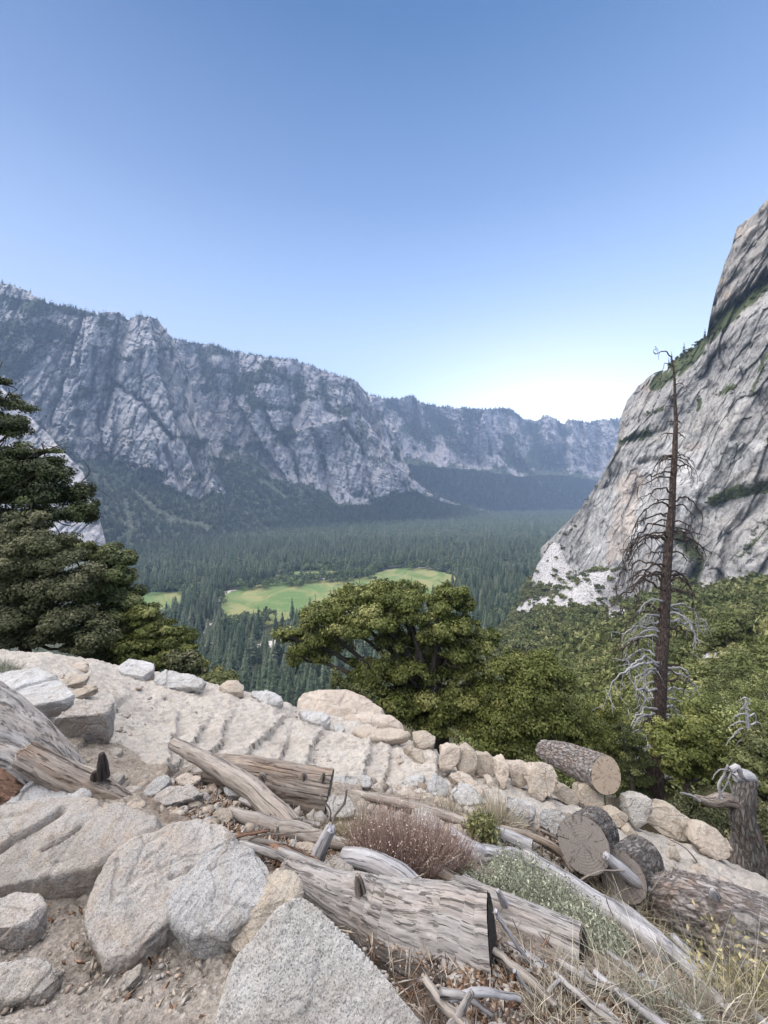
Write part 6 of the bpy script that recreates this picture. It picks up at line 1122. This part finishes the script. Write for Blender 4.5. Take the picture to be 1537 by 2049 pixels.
    # smaller bleached dead sapling at the right
    B = P(1500, 1600, 9.8); root = empty('dead_sapling', B, 'small bleached dead sapling with arching branches at the right edge', 'dead sapling'); mb = MB(); tube(mb, P([1500,1502,1497,1492], [1600,1500,1440,1400], 9.8) - B, np.array([5,4,3,1]) / F * 9.8, seg=10, rough=.1, wob=.03); link('trunk', mb.mesh('trunk', True), tw, root)
    for i, (y, dx, dy) in enumerate([(1400,-22,6),(1408,-12,14),(1420,-24,22),(1432,-36,8),(1432,14,30),(1448,-44,10),(1450,36,30),(1462,-34,14),(1470,-48,22),(1485,-30,14),(1500,-40,10),(1515,-50,26),(1490,20,20)]):
        a = P(1500, y, 9.8) - B; mb = MB(); tube(mb, [a, P(1500 + dx * .5, y - 4, 9.8) - B, P(1500 + dx, y + dy, 9.8 + r.uniform(-.3, .3)) - B], np.array([2.0, 1.5, .5]) / F * 9.8, seg=6, wob=.02, step=.05); link('branch', mb.mesh('branch', True), tw, root)
    # broken stump
    d = 6.0; B = P(1500, 1712, d); root = empty('broken_stump', B, 'weathered broken stump with a silvery jagged top and a side limb at the right', 'stump')
    mb = MB(); tube(mb, P([1502,1498,1484,1490,1494], [1730,1680,1630,1580,1556], d) - B, np.array([30,24,19,17,13]) / F * d, seg=48, rough=.25, flute=.16, rs=2.4, seed=12, step=.02); link('trunk', mb.mesh('trunk', True), WM['bk'], root)
    mb = MB(); tube(mb, P([1470,1488,1506,1514], [1556,1553,1558,1572], d) - B, np.array([7,12,10,4]) / F * d, seg=24, rough=.4, flute=.2, rs=2, seed=4, step=.015); link('broken_top', mb.mesh('broken_top', True), tw, root)
    mb = MB(); tube(mb, P([1484,1450,1420,1392], [1612,1602,1606,1596], d) - B, np.array([12,12,9,5]) / F * d, seg=28, rough=.25, flute=.15, rs=2, seed=6, step=.02); link('limb', mb.mesh('limb', True), WM['brown'], root)
    for pts, w in (([(1444,1596),(1438,1570),(1450,1548),(1456,1530)], 3), ([(1462,1540),(1474,1534),(1484,1552),(1496,1560)], 6), ([(1450,1548),(1462,1575),(1470,1600)], 2), ([(1400,1602),(1380,1590),(1362,1586)], 2.5), ([(1470,1545),(1440,1540),(1425,1560)], 1.5), ([(1465,1540),(1450,1575),(1432,1600)], 1.5)):
        mb = MB(); pp = np.array(pts, float); tube(mb, P(pp[:, 0], pp[:, 1], d - .1) - B, np.linspace(w, w * .5, len(pts)) / F * d, seg=8, rough=.2, wob=.01); link('branch', mb.mesh('branch', True), tw, root)
    return dict(oak=oak, lt=lt, dusty=dusty)

def blades(mb, base, dirs, L, w, bend, seg=3, r=rng, tint=.5):
    """thin tapering stems; each a ribbon folded once so that it shows from every side"""
    n = len(base); dirs = dirs / np.linalg.norm(dirs, axis=1)[:, None]; side = np.cross(dirs, r.normal(0, 1, (n, 3))); side /= np.linalg.norm(side, axis=1)[:, None]; bd = bend * r.normal(0, 1, (n, 3)); bd[:, 2] -= np.abs(bend) * .8
    rows = []
    for k in range(seg + 1):
        t = k / seg; c = base + dirs * (L * t)[:, None] + bd * (L * t * t)[:, None]; ww = (w * (1 - .8 * t))[:, None] if hasattr(w, '__len__') else w * (1 - .8 * t); rows += [c - side * ww, c + np.cross(side, dirs) * ww, c + side * ww]
    V = np.stack(rows, 1); i = np.arange(n)[:, None] * (3 * (seg + 1)); Q = []
    for k in range(seg):
        a = 3 * k; Q += [i + [a, a + 1, a + 4, a + 3], i + [a + 1, a + 2, a + 5, a + 4]]
    tt = np.repeat(np.clip(tint + .25 * r.normal(0, 1, n), 0, 1), 3 * (seg + 1)); mb.add(V.reshape(-1, 3), None, np.concatenate(Q), c=tt)
def tuft(name, label, cat, px, py, rx, h, n, wpx, mat, spread=.5, bend=.25, d=None, ry=None, leaves=None, group=None, seed=0):
    d = G(px, py) if d is None else d; B = P(px, py, d); B[2] = zg(B[0], B[1]) - .01 if d < 11 else B[2]; r = np.random.default_rng(seed + int(px)); R = rx / F * d
    a = r.uniform(0, 6.28, n); q = np.sqrt(r.uniform(0, 1, n)) * R; x = np.cos(a) * q; y = np.sin(a) * q * (1 if ry is None else ry); z = zg(B[0] + x, B[1] + y) - B[2] if d < 11 else 0 * x
    base = np.stack([x, y, z], -1); dr = np.stack([x / R * spread + r.normal(0, .25 * spread, n), y / R * spread + r.normal(0, .25 * spread, n), np.ones(n)], -1); H = h / F * d * r.uniform(.45, 1.1, n) * (1.15 - .5 * (q / R) ** 2)
    mb = MB(); blades(mb, base, dr, H, wpx / F * d, bend, r=r, seg=4)
    o = tag(link(name, mb.mesh(name), mat, loc=B), label, cat, group)
    if leaves:
        nl, ls, lm, lo = leaves; i = r.integers(0, n, nl); t = r.uniform(lo, 1, nl); u = dr[i] / np.linalg.norm(dr[i], axis=1)[:, None]; c = base[i] + u * (H[i] * t)[:, None] + r.normal(0, ls * .8, (nl, 3)); V, Q = rquads(c, u + r.normal(0, .6, (nl, 3)), ls, 2.2, r=r); mb = MB(); mb.add(V, None, Q, c=np.repeat(r.uniform(0, 1, nl), 4)); link('foliage', mb.mesh('foliage'), lm, o)
    return o
def build_near_plants():
    red = leafmat('reddish_twigs', (.30, .195, .165), (.42, .29, .24), (.52, .43, .36), 6, .05); straw = leafmat('straw', (.36, .31, .22), (.48, .42, .31), (.60, .55, .44), 5, .15); greyg = leafmat('grey_green_stems', (.24, .25, .19), (.34, .35, .27), (.42, .42, .33), 5, .15)
    sage = leafmat('sage_leaves', (.21, .235, .155), (.31, .33, .22), (.42, .42, .32), 8, .2); grn = leafmat('green_stems', (.10, .12, .04), (.16, .17, .06), (.28, .25, .12), 8, .2); buck = leafmat('dry_yellow_green', (.24, .22, .10), (.30, .26, .12), (.38, .32, .18), 8, .1)
    tuft('twiggy_bush', 'reddish brown bare twiggy bush in the middle of the log pile', 'bush', 805, 1752, 88, 142, 2500, .55, red, .38, .10, ry=.5, seed=1, leaves=(3500, .005, red, .3))
    tuft('twiggy_bush', 'smaller reddish twig clump right of the main reddish bush', 'bush', 890, 1752, 46, 100, 1300, .55, red, .45, .12, ry=.6, seed=2, leaves=(1200, .005, red, .3))
    tuft('grass_clump', 'yellowish dry stems at the left side of the reddish bush', 'grass', 735, 1700, 42, 85, 420, .7, buck, .6, .15, ry=.5, seed=3)
    tuft('dry_grass', 'bleached fine stems in front of the reddish bush', 'dry stems', 880, 1765, 34, 70, 160, .8, straw, 1.2, .4, ry=.5, seed=4)
    for i, (x, y, rx, h, n, lb) in enumerate([(1000,1800,55,60,520,'grey-green brush patch nearest the red bush'), (1065,1800,55,70,600,'middle grey-green brush patch between the two poles'), (1120,1850,58,75,620,'grey-green brush patch above the sawn black log end'), (1180,1900,50,80,560,'grey-green brush patch right of the sawn black log end'), (1035,1755,40,50,380,'small grey-green brush patch below the small green bush')]):
        tuft('brush', lb, 'brush', x, y, rx, h, n, .8, greyg, .9, .3, ry=.6, leaves=(n * 7, .0075, sage, .3), seed=5 + i)
    tuft('small_bush', 'small upright green bush among the poles left of the pale blocks', 'bush', 965, 1690, 20, 62, 420, .8, grn, .4, .1, leaves=(2600, .012, grn, .3), seed=11)
    tuft('dry_bush', 'fine pale dried bush behind the small green bush', 'bush', 1000, 1650, 34, 66, 560, .6, straw, .8, .15, seed=12)
    for i, (x, y, rx, h, n, lb, m) in enumerate([(1150,2010,60,120,126,'pale dry grass at the bottom below the sawn black log end', straw), (1240,1990,60,120,144,'dry grass clump left of the bleached long log', straw), (1330,2040,70,150,156,'tall grey-green grass across the bleached long log', greyg), (1420,2045,70,170,168,'tall dry grass near the bottom right corner', straw), (1500,2060,60,160,114,'dry grass in the bottom right corner', straw), (1390,1900,50,95,114,'grey grass between the long log and the bark logs', greyg), (1290,1850,45,80,300,'dry stems below the second sawn round', straw), (1240,1830,40,80,240,'dry stems left of the second sawn round', straw), (1480,2010,40,150,160,'yellow-leaved stalks in front of the coarse bark log', buck), (1100,2045,50,80,156,'short straw grass at the bottom edge', straw)]):
        tuft('grass_clump', lb, 'grass', x, y, rx, h, n, .9, m, .7, .45, ry=.7, seed=20 + i, leaves=(500, .010, buck, .3) if m is buck else None)
    for i, (x, y, rx, h, n, lb, m) in enumerate([(940,1482,26,26,220,'pale dry grass tuft on top of the ridge above the wall', straw), (1034,1522,20,44,190,'dry grass tuft behind the wall left of the bark log', straw), (520,1386,30,44,240,'rusty red grass tuft on the lip of the sand', red), (690,1395,26,26,160,'thin grass on the big smooth boulder', grn), (0,1345,34,26,420,'low grey sage plant at the left edge', greyg), (470,1385,20,12,90,'short dry grass on the lip', straw), (20,1420,26,34,60,'few dry stems beside the white slab', straw),
                                                  (640,1670,40,40,220,'dry weeds under the knotty log', straw), (575,1660,36,34,200,'dry weeds in front of the crossing poles', straw), (905,1625,40,40,140,'sparse dry stems on the rubble', straw), (1150,1820,40,44,120,'dry stems by the thick sawn round', straw), (700,1650,26,30,130,'dry yellow weeds beside the pale granite lump', buck), (830,1600,30,26,90,'thin dry stems below the trail', straw)]):
        tuft('grass_tuft', lb, 'grass', x, y, rx, h, n, .6, m, .6, .25, ry=.6, seed=40 + i)

def build_scatter():
    """gravel, wood chips and fallen leaves: nobody could count them"""
    def ground_pts(n, poly, lift=0):
        xs, ys = zip(*poly); X = rng.uniform(min(xs), max(xs), n * 3); Y = rng.uniform(min(ys), max(ys), n * 3); k = inpoly(X, Y, poly); X, Y = X[k][:n], Y[k][:n]
        d = np.array([G(a, b) for a, b in zip(X, Y)]); return P(X, Y, d), d
    ico = bmesh.new(); bmesh.ops.create_icosphere(ico, subdivisions=1, radius=1); ico.verts.index_update(); IV = np.array([v.co[:] for v in ico.verts]); IF = np.array([[v.index for v in f.verts] for f in ico.faces]); ico.free()
    def stones(name, n, poly, smin, smax, mat, pw=3, flat=.6):
        p, d = ground_pts(n, poly); n = len(p); s = (smin + (smax - smin) * rng.uniform(0, 1, n) ** pw) * d / F; A = rng.normal(0, 1, (n, 3, 3)); Qm, _ = np.linalg.qr(A); sc = rng.uniform(.6, 1.3, (n, 1, 3)) * np.array([1, 1, flat])
        v = IV[None] * rng.uniform(.5, 1.25, (n, len(IV), 1)); v = np.einsum('nij,nkj->nki', Qm, v) * sc * s[:, None, None]; V = v + p[:, None] + np.array([0, 0, 1]) * (s * .15)[:, None, None]
        mb = MB(); mb.add(V.reshape(-1, 3), (IF[None] + (np.arange(n) * len(IV))[:, None, None]).reshape(-1, 3), c=np.repeat(rng.uniform(0, 1, n), len(IV))); o = link(name, mb.mesh(name), mat); o['kind'] = 'stuff'
    k = N('gravel'); t = k.attr('tint'); col = k.ramp(t, [(0, (.20, .165, .13)), (.35, (.31, .26, .21)), (.6, (.29, .27, .25)), (.85, (.37, .33, .29)), (1, (.33, .25, .19))]); col = k.mix(.5, col, k.ramp(k.noise(k.coord('Object'), 90, 4), [(.3, .6), (.6, 1.1)]), 'MULTIPLY'); gm = k.done(col, .9, (), .15)
    stones('gravel', 5200, [(0,1330),(560,1400),(900,1490),(1537,1780),(1537,2049),(0,2049)], 1.0, 7, gm, 4)
    stones('rubble', 1900, [(190,1560),(420,1530),(650,1560),(760,1570),(1000,1590),(1100,1660),(1160,1760),(1000,1760),(850,1640),(600,1680),(470,1660),(330,1640),(240,1600)], 2, 17, gm, 3.5)
    stones('rubble_by_logs', 420, [(480,1690),(600,1680),(1000,1760),(1300,1900),(1537,2049),(900,2049),(850,1960),(640,1760)], 2, 13, gm, 3.5)
    stones('soil_grit', 700, [(0,1740),(240,1700),(330,1850),(450,1900),(430,2049),(0,2049)], 1.2, 7, gm, 7)
    k = N('wood_chips'); t = k.attr('tint'); col = k.ramp(t, [(0, (.07, .04, .028)), (.3, (.20, .115, .07)), (.55, (.32, .22, .15)), (.8, (.40, .36, .31)), (1, (.50, .44, .36))]); cm = k.done(col, .85, (), .15)
    def chips(name, n, poly, lmin, lmax, asp, curl, mat):
        p, d = ground_pts(n, poly); n = len(p); L = rng.uniform(lmin, lmax, n) * d / F; a = rng.uniform(0, 6.28, n); t = np.stack([np.cos(a), np.sin(a), rng.normal(-.1, .35, n)], -1); t /= np.linalg.norm(t, axis=1)[:, None]; up = np.stack([rng.normal(0, .4, n), rng.normal(-.2, .4, n), np.ones(n)], -1); b = np.cross(t, up); b /= np.linalg.norm(b, axis=1)[:, None]; nn = np.cross(b, t); w = (L * asp * rng.uniform(.5, 1.2, n))[:, None]; L = L[:, None]; p = p + nn * w * .3
        h = w * .35; c = curl * L; V = np.stack([p - t*L - b*w*.4, p - t*L + b*w*.4, p - b*w + nn*c, p + b*w + nn*c, p + t*L - b*w*.25, p + t*L + b*w*.25, p - nn*h + nn*c], 1)
        f = np.array([(0,1,3),(0,3,2),(2,3,5),(2,5,4),(0,2,6),(1,6,3),(2,4,6),(3,6,5),(0,6,1),(4,5,6)]); mb = MB(); mb.add(V.reshape(-1, 3), (f[None] + (np.arange(n) * 7)[:, None, None]).reshape(-1, 3), c=np.repeat(rng.uniform(0, 1, n), 7)); o = link(name, mb.mesh(name), mat); o['kind'] = 'stuff'
    A1 = [(270,1590),(420,1550),(480,1640),(700,1700),(760,1790),(620,1760),(470,1700),(400,1650)]; A2 = [(900,1960),(1000,1900),(1100,1960),(1300,2049),(1240,2080),(900,2080)]; A3 = [(1040,1650),(1180,1700),(1340,1850),(1400,1960),(1200,1860),(1060,1740)]
    for i, (nm, pl) in enumerate((('wood_chips', A1), ('leaf_litter', A2), ('bark_litter', A3))): chips(nm, 2600, pl, 3, 15, .22 if i != 1 else .45, .15, cm)
    chips('twig_litter', 1800, [(270,1580),(700,1640),(1050,1700),(1537,2000),(1500,2080),(860,2060),(640,1800),(440,1700)], 10, 38, .05, .08, cm)
    chips('soil_bark_flakes', 170, [(60,1720),(230,1700),(330,1850),(440,1930),(420,2049),(160,2000),(60,1850)], 3, 15, .3, .1, cm)
# ------------------------------------------------------------------ light, air, camera
def build_light(haze=True):
    w = bpy.data.worlds.new('World'); scene.world = w; w.use_nodes = True; t = w.node_tree; t.nodes.clear()
    sky = t.nodes.new('ShaderNodeTexSky'); sky.sky_type = 'NISHITA'; sky.sun_disc = False
    sky.sun_elevation = math.radians(SUN_EL); sky.sun_rotation = math.radians(SUN_AZ); sky.altitude = 1500; sky.air_density = 1.0; sky.dust_density = DUST; sky.ozone_density = 2.5
    hs = t.nodes.new('ShaderNodeHueSaturation'); hs.inputs['Saturation'].default_value = SKY_SAT; hs.inputs['Value'].default_value = 1.0
    bg = t.nodes.new('ShaderNodeBackground'); bg.inputs[1].default_value = SKY_STR
    mx = t.nodes.new('ShaderNodeMix'); mx.data_type = 'RGBA'; mx.blend_type = 'MULTIPLY'; mx.inputs[0].default_value = 1; mx.inputs[7].default_value = (*SKY_TINT, 1)
    out = t.nodes.new('ShaderNodeOutputWorld')
    t.links.new(sky.outputs[0], hs.inputs['Color']); t.links.new(hs.outputs[0], mx.inputs[6]); t.links.new(mx.outputs[2], bg.inputs[0])
    # evening sky: pale band towards the horizon and the afterglow where the sun went down
    tc = t.nodes.new('ShaderNodeTexCoord'); nv = t.nodes.new('ShaderNodeVectorMath'); nv.operation = 'NORMALIZE'; t.links.new(tc.outputs['Generated'], nv.inputs[0])
    sp = t.nodes.new('ShaderNodeSeparateXYZ'); t.links.new(nv.outputs[0], sp.inputs[0]); rp = t.nodes.new('ShaderNodeValToRGB'); e = rp.color_ramp.elements
    st = [(0, (.10, .13, .20)), (.06, (1.0, 1.1, 1.3)), (.20, (1.0, 1.15, 1.40)), (.34, (.88, 1.0, 1.32)), (.45, (.63, .79, 1.18)), (.60, (.34, .47, .83)), (.78, (.115, .22, .49)), (1, (.04, .11, .33))]
    while len(e) < len(st): e.new(.5)
    for el, (p, c) in zip(e, st): el.position = p; el.color = (*c, 1)
    t.links.new(sp.outputs[2], rp.inputs[0]); b2 = t.nodes.new('ShaderNodeBackground'); b2.inputs[1].default_value = BAND; t.links.new(rp.outputs[0], b2.inputs[0])
    az, el = math.radians(SUN_AZ), math.radians(SUN_EL); dt = t.nodes.new('ShaderNodeVectorMath'); dt.operation = 'DOT_PRODUCT'; sq = t.nodes.new('ShaderNodeVectorMath'); sq.operation = 'MULTIPLY'; sq.inputs[1].default_value = (1, 1, 2.6); t.links.new(nv.outputs[0], sq.inputs[0]); sn = t.nodes.new('ShaderNodeVectorMath'); sn.operation = 'NORMALIZE'; t.links.new(sq.outputs[0], sn.inputs[0]); t.links.new(sn.outputs[0], dt.inputs[0]); dt.inputs[1].default_value = (math.sin(az) * math.cos(el), math.cos(az) * math.cos(el), math.sin(el))
    pw = t.nodes.new('ShaderNodeMath'); pw.operation = 'POWER'; pw.use_clamp = True; t.links.new(dt.outputs['Value'], pw.inputs[0]); pw.inputs[1].default_value = 11
    ml = t.nodes.new('ShaderNodeMath'); ml.operation = 'MULTIPLY'; t.links.new(pw.outputs[0], ml.inputs[0]); ml.inputs[1].default_value = GLOW
    b3 = t.nodes.new('ShaderNodeBackground'); b3.inputs[0].default_value = (1, .95, .82, 1); t.links.new(ml.outputs[0], b3.inputs[1])
    a1 = t.nodes.new('ShaderNodeAddShader'); a2 = t.nodes.new('ShaderNodeAddShader'); t.links.new(bg.outputs[0], a1.inputs[0]); t.links.new(b2.outputs[0], a1.inputs[1]); t.links.new(a1.outputs[0], a2.inputs[0]); t.links.new(b3.outputs[0], a2.inputs[1])
    t.links.new(a2.outputs[0], out.inputs[0])
    l = bpy.data.lights.new('sky_fill', 'SUN'); l.energy = LAMP_E; l.angle = math.radians(LAMP_ANG); l.color = LAMP_COL  # added soft fill from the left, standing in for evening skylight
    o = bpy.data.objects.new('sky_fill', l); COL.objects.link(o)
    az, el = math.radians(LAMP_AZ), math.radians(LAMP_EL)
    d = Vector((math.sin(az) * math.cos(el), math.cos(az) * math.cos(el), math.sin(el)))
    o.rotation_euler = d.to_track_quat('Z', 'Y').to_euler(); o.location = (0, -20, 60)
    cam = bpy.data.cameras.new('camera'); co = bpy.data.objects.new('camera', cam); COL.objects.link(co); scene.camera = co
    cam.sensor_fit = 'HORIZONTAL'; cam.sensor_width = 36; cam.lens = 18.0; cam.shift_y = -39.5 / 1537; co.rotation_euler = (math.pi / 2, 0, 0)
    cam.clip_start = .05; cam.clip_end = 60000
    if haze:
        mb = MB(); x, y0, y1, z0, z1 = 5200, -20, 7400, VZ - 60, 1560
        v = [(sx * x, y, z) for z in (z0, z1) for y in (y0, y1) for sx in (-1, 1)]
        mb.add(v, None, [(0, 2, 3, 1), (4, 5, 7, 6), (0, 1, 5, 4), (2, 6, 7, 3), (0, 4, 6, 2), (1, 3, 7, 5)])
        me = mb.mesh('haze'); m = bpy.data.materials.new('air'); m.use_nodes = True; nt = m.node_tree; nt.nodes.clear()
        pv = nt.nodes.new('ShaderNodeVolumePrincipled'); pv.inputs['Color'].default_value = (*HAZE_COL, 1); pv.inputs['Density'].default_value = HAZE_D; pv.inputs['Anisotropy'].default_value = .0
        ou = nt.nodes.new('ShaderNodeOutputMaterial'); nt.links.new(pv.outputs[0], ou.inputs['Volume'])
        h = link('haze', me, m); h['kind'] = 'stuff'
    scene.view_settings.view_transform = 'Standard'; scene.view_settings.look = 'None'; scene.view_settings.exposure = EXPO; scene.view_settings.gamma = 1
    scene.cycles.max_bounces = 6; scene.cycles.diffuse_bounces = 3; scene.cycles.volume_bounces = 0; scene.cycles.transparent_max_bounces = 8
    scene.cycles.use_denoising = True
SUN_EL, SUN_AZ, DUST, SKY_SAT, SKY_STR, SKY_TINT = 5.0, 23.0, .6, 1.0, .10, (1, 1, 1)
LAMP_E, LAMP_ANG, LAMP_COL, LAMP_AZ, LAMP_EL = 1.5, 60, (1, .9, .78), 23, 55
HAZE_D, HAZE_COL, EXPO = 9e-5, (.55, .68, .95), 0.0
EXPO, SKY_SAT, HAZE_D, SKY_STR = 1.7, 1.35, 1.6e-4, .11

SKY_STR, BAND, GLOW = .05, .21, .30
LAMP_E, LAMP_COL, LAMP_ANG, LAMP_EL = 2.0, (1, .88, .74), 50, 50
HAZE_D = 2.2e-4

BAND, GLOW, HAZE_D, HAZE_COL = .24, .5, 1.3e-4, (.70, .82, 1.0)

EXPO, BAND, GLOW, SKY_STR = 2.0, .175, .38, .04
LAMP_E, LAMP_COL, LAMP_ANG = 2.2, (1, .89, .77), 35
HAZE_D, HAZE_COL = 1.15e-4, (.50, .68, 1.0)

EXPO, BAND, GLOW, SKY_STR = 2.0, .18, .55, .04
LAMP_E, LAMP_COL, LAMP_ANG, LAMP_AZ, LAMP_EL = 1.9, (1, .90, .79), 85, 5, 62
HAZE_D, HAZE_COL = 1.1e-4, (.50, .68, 1.0)

EXPO, BAND, GLOW, SKY_STR = 2.0, .18, .26, .03
LAMP_E, LAMP_COL, LAMP_ANG, LAMP_AZ, LAMP_EL = 2.1, (1, .92, .82), 80, -75, 62
HAZE_D, HAZE_COL = .9e-4, (.50, .68, 1.0)

EXPO, BAND = 1.95, .18

GLOW = .26

LAMP_COL, LAMP_E = (1, .935, .86), 2.1

HAZE_D = 1.15e-4

GLOW, HAZE_D, LAMP_ANG, LAMP_E = .45, .95e-4, 110, 2.1

GLOW = .8

LAMP_COL, GLOW = (1, .955, .90), .62
LAMP_COL = (1, .94, .875)
import time as _t
_t0 = _t.time()
def lap(s): pass
build_light(); lap('light')
build_ground(); lap('ground')
hill, _ = build_hillside(); build_valley(); lap('hill')
INFO = build_mountains(); lap('mountains')
CL = build_cliff(); lap('cliff')
build_rocks(); lap('rocks')
WM = build_logs(); lap('logs')
build_forest(INFO); lap('forest')
mid, low, chap = build_hill_shrubs(); build_cliff_plants(CL, mid, chap); lap('shrubs')
build_trees(WM); lap('trees')
build_near_plants(); build_scatter(); lap('scatter')
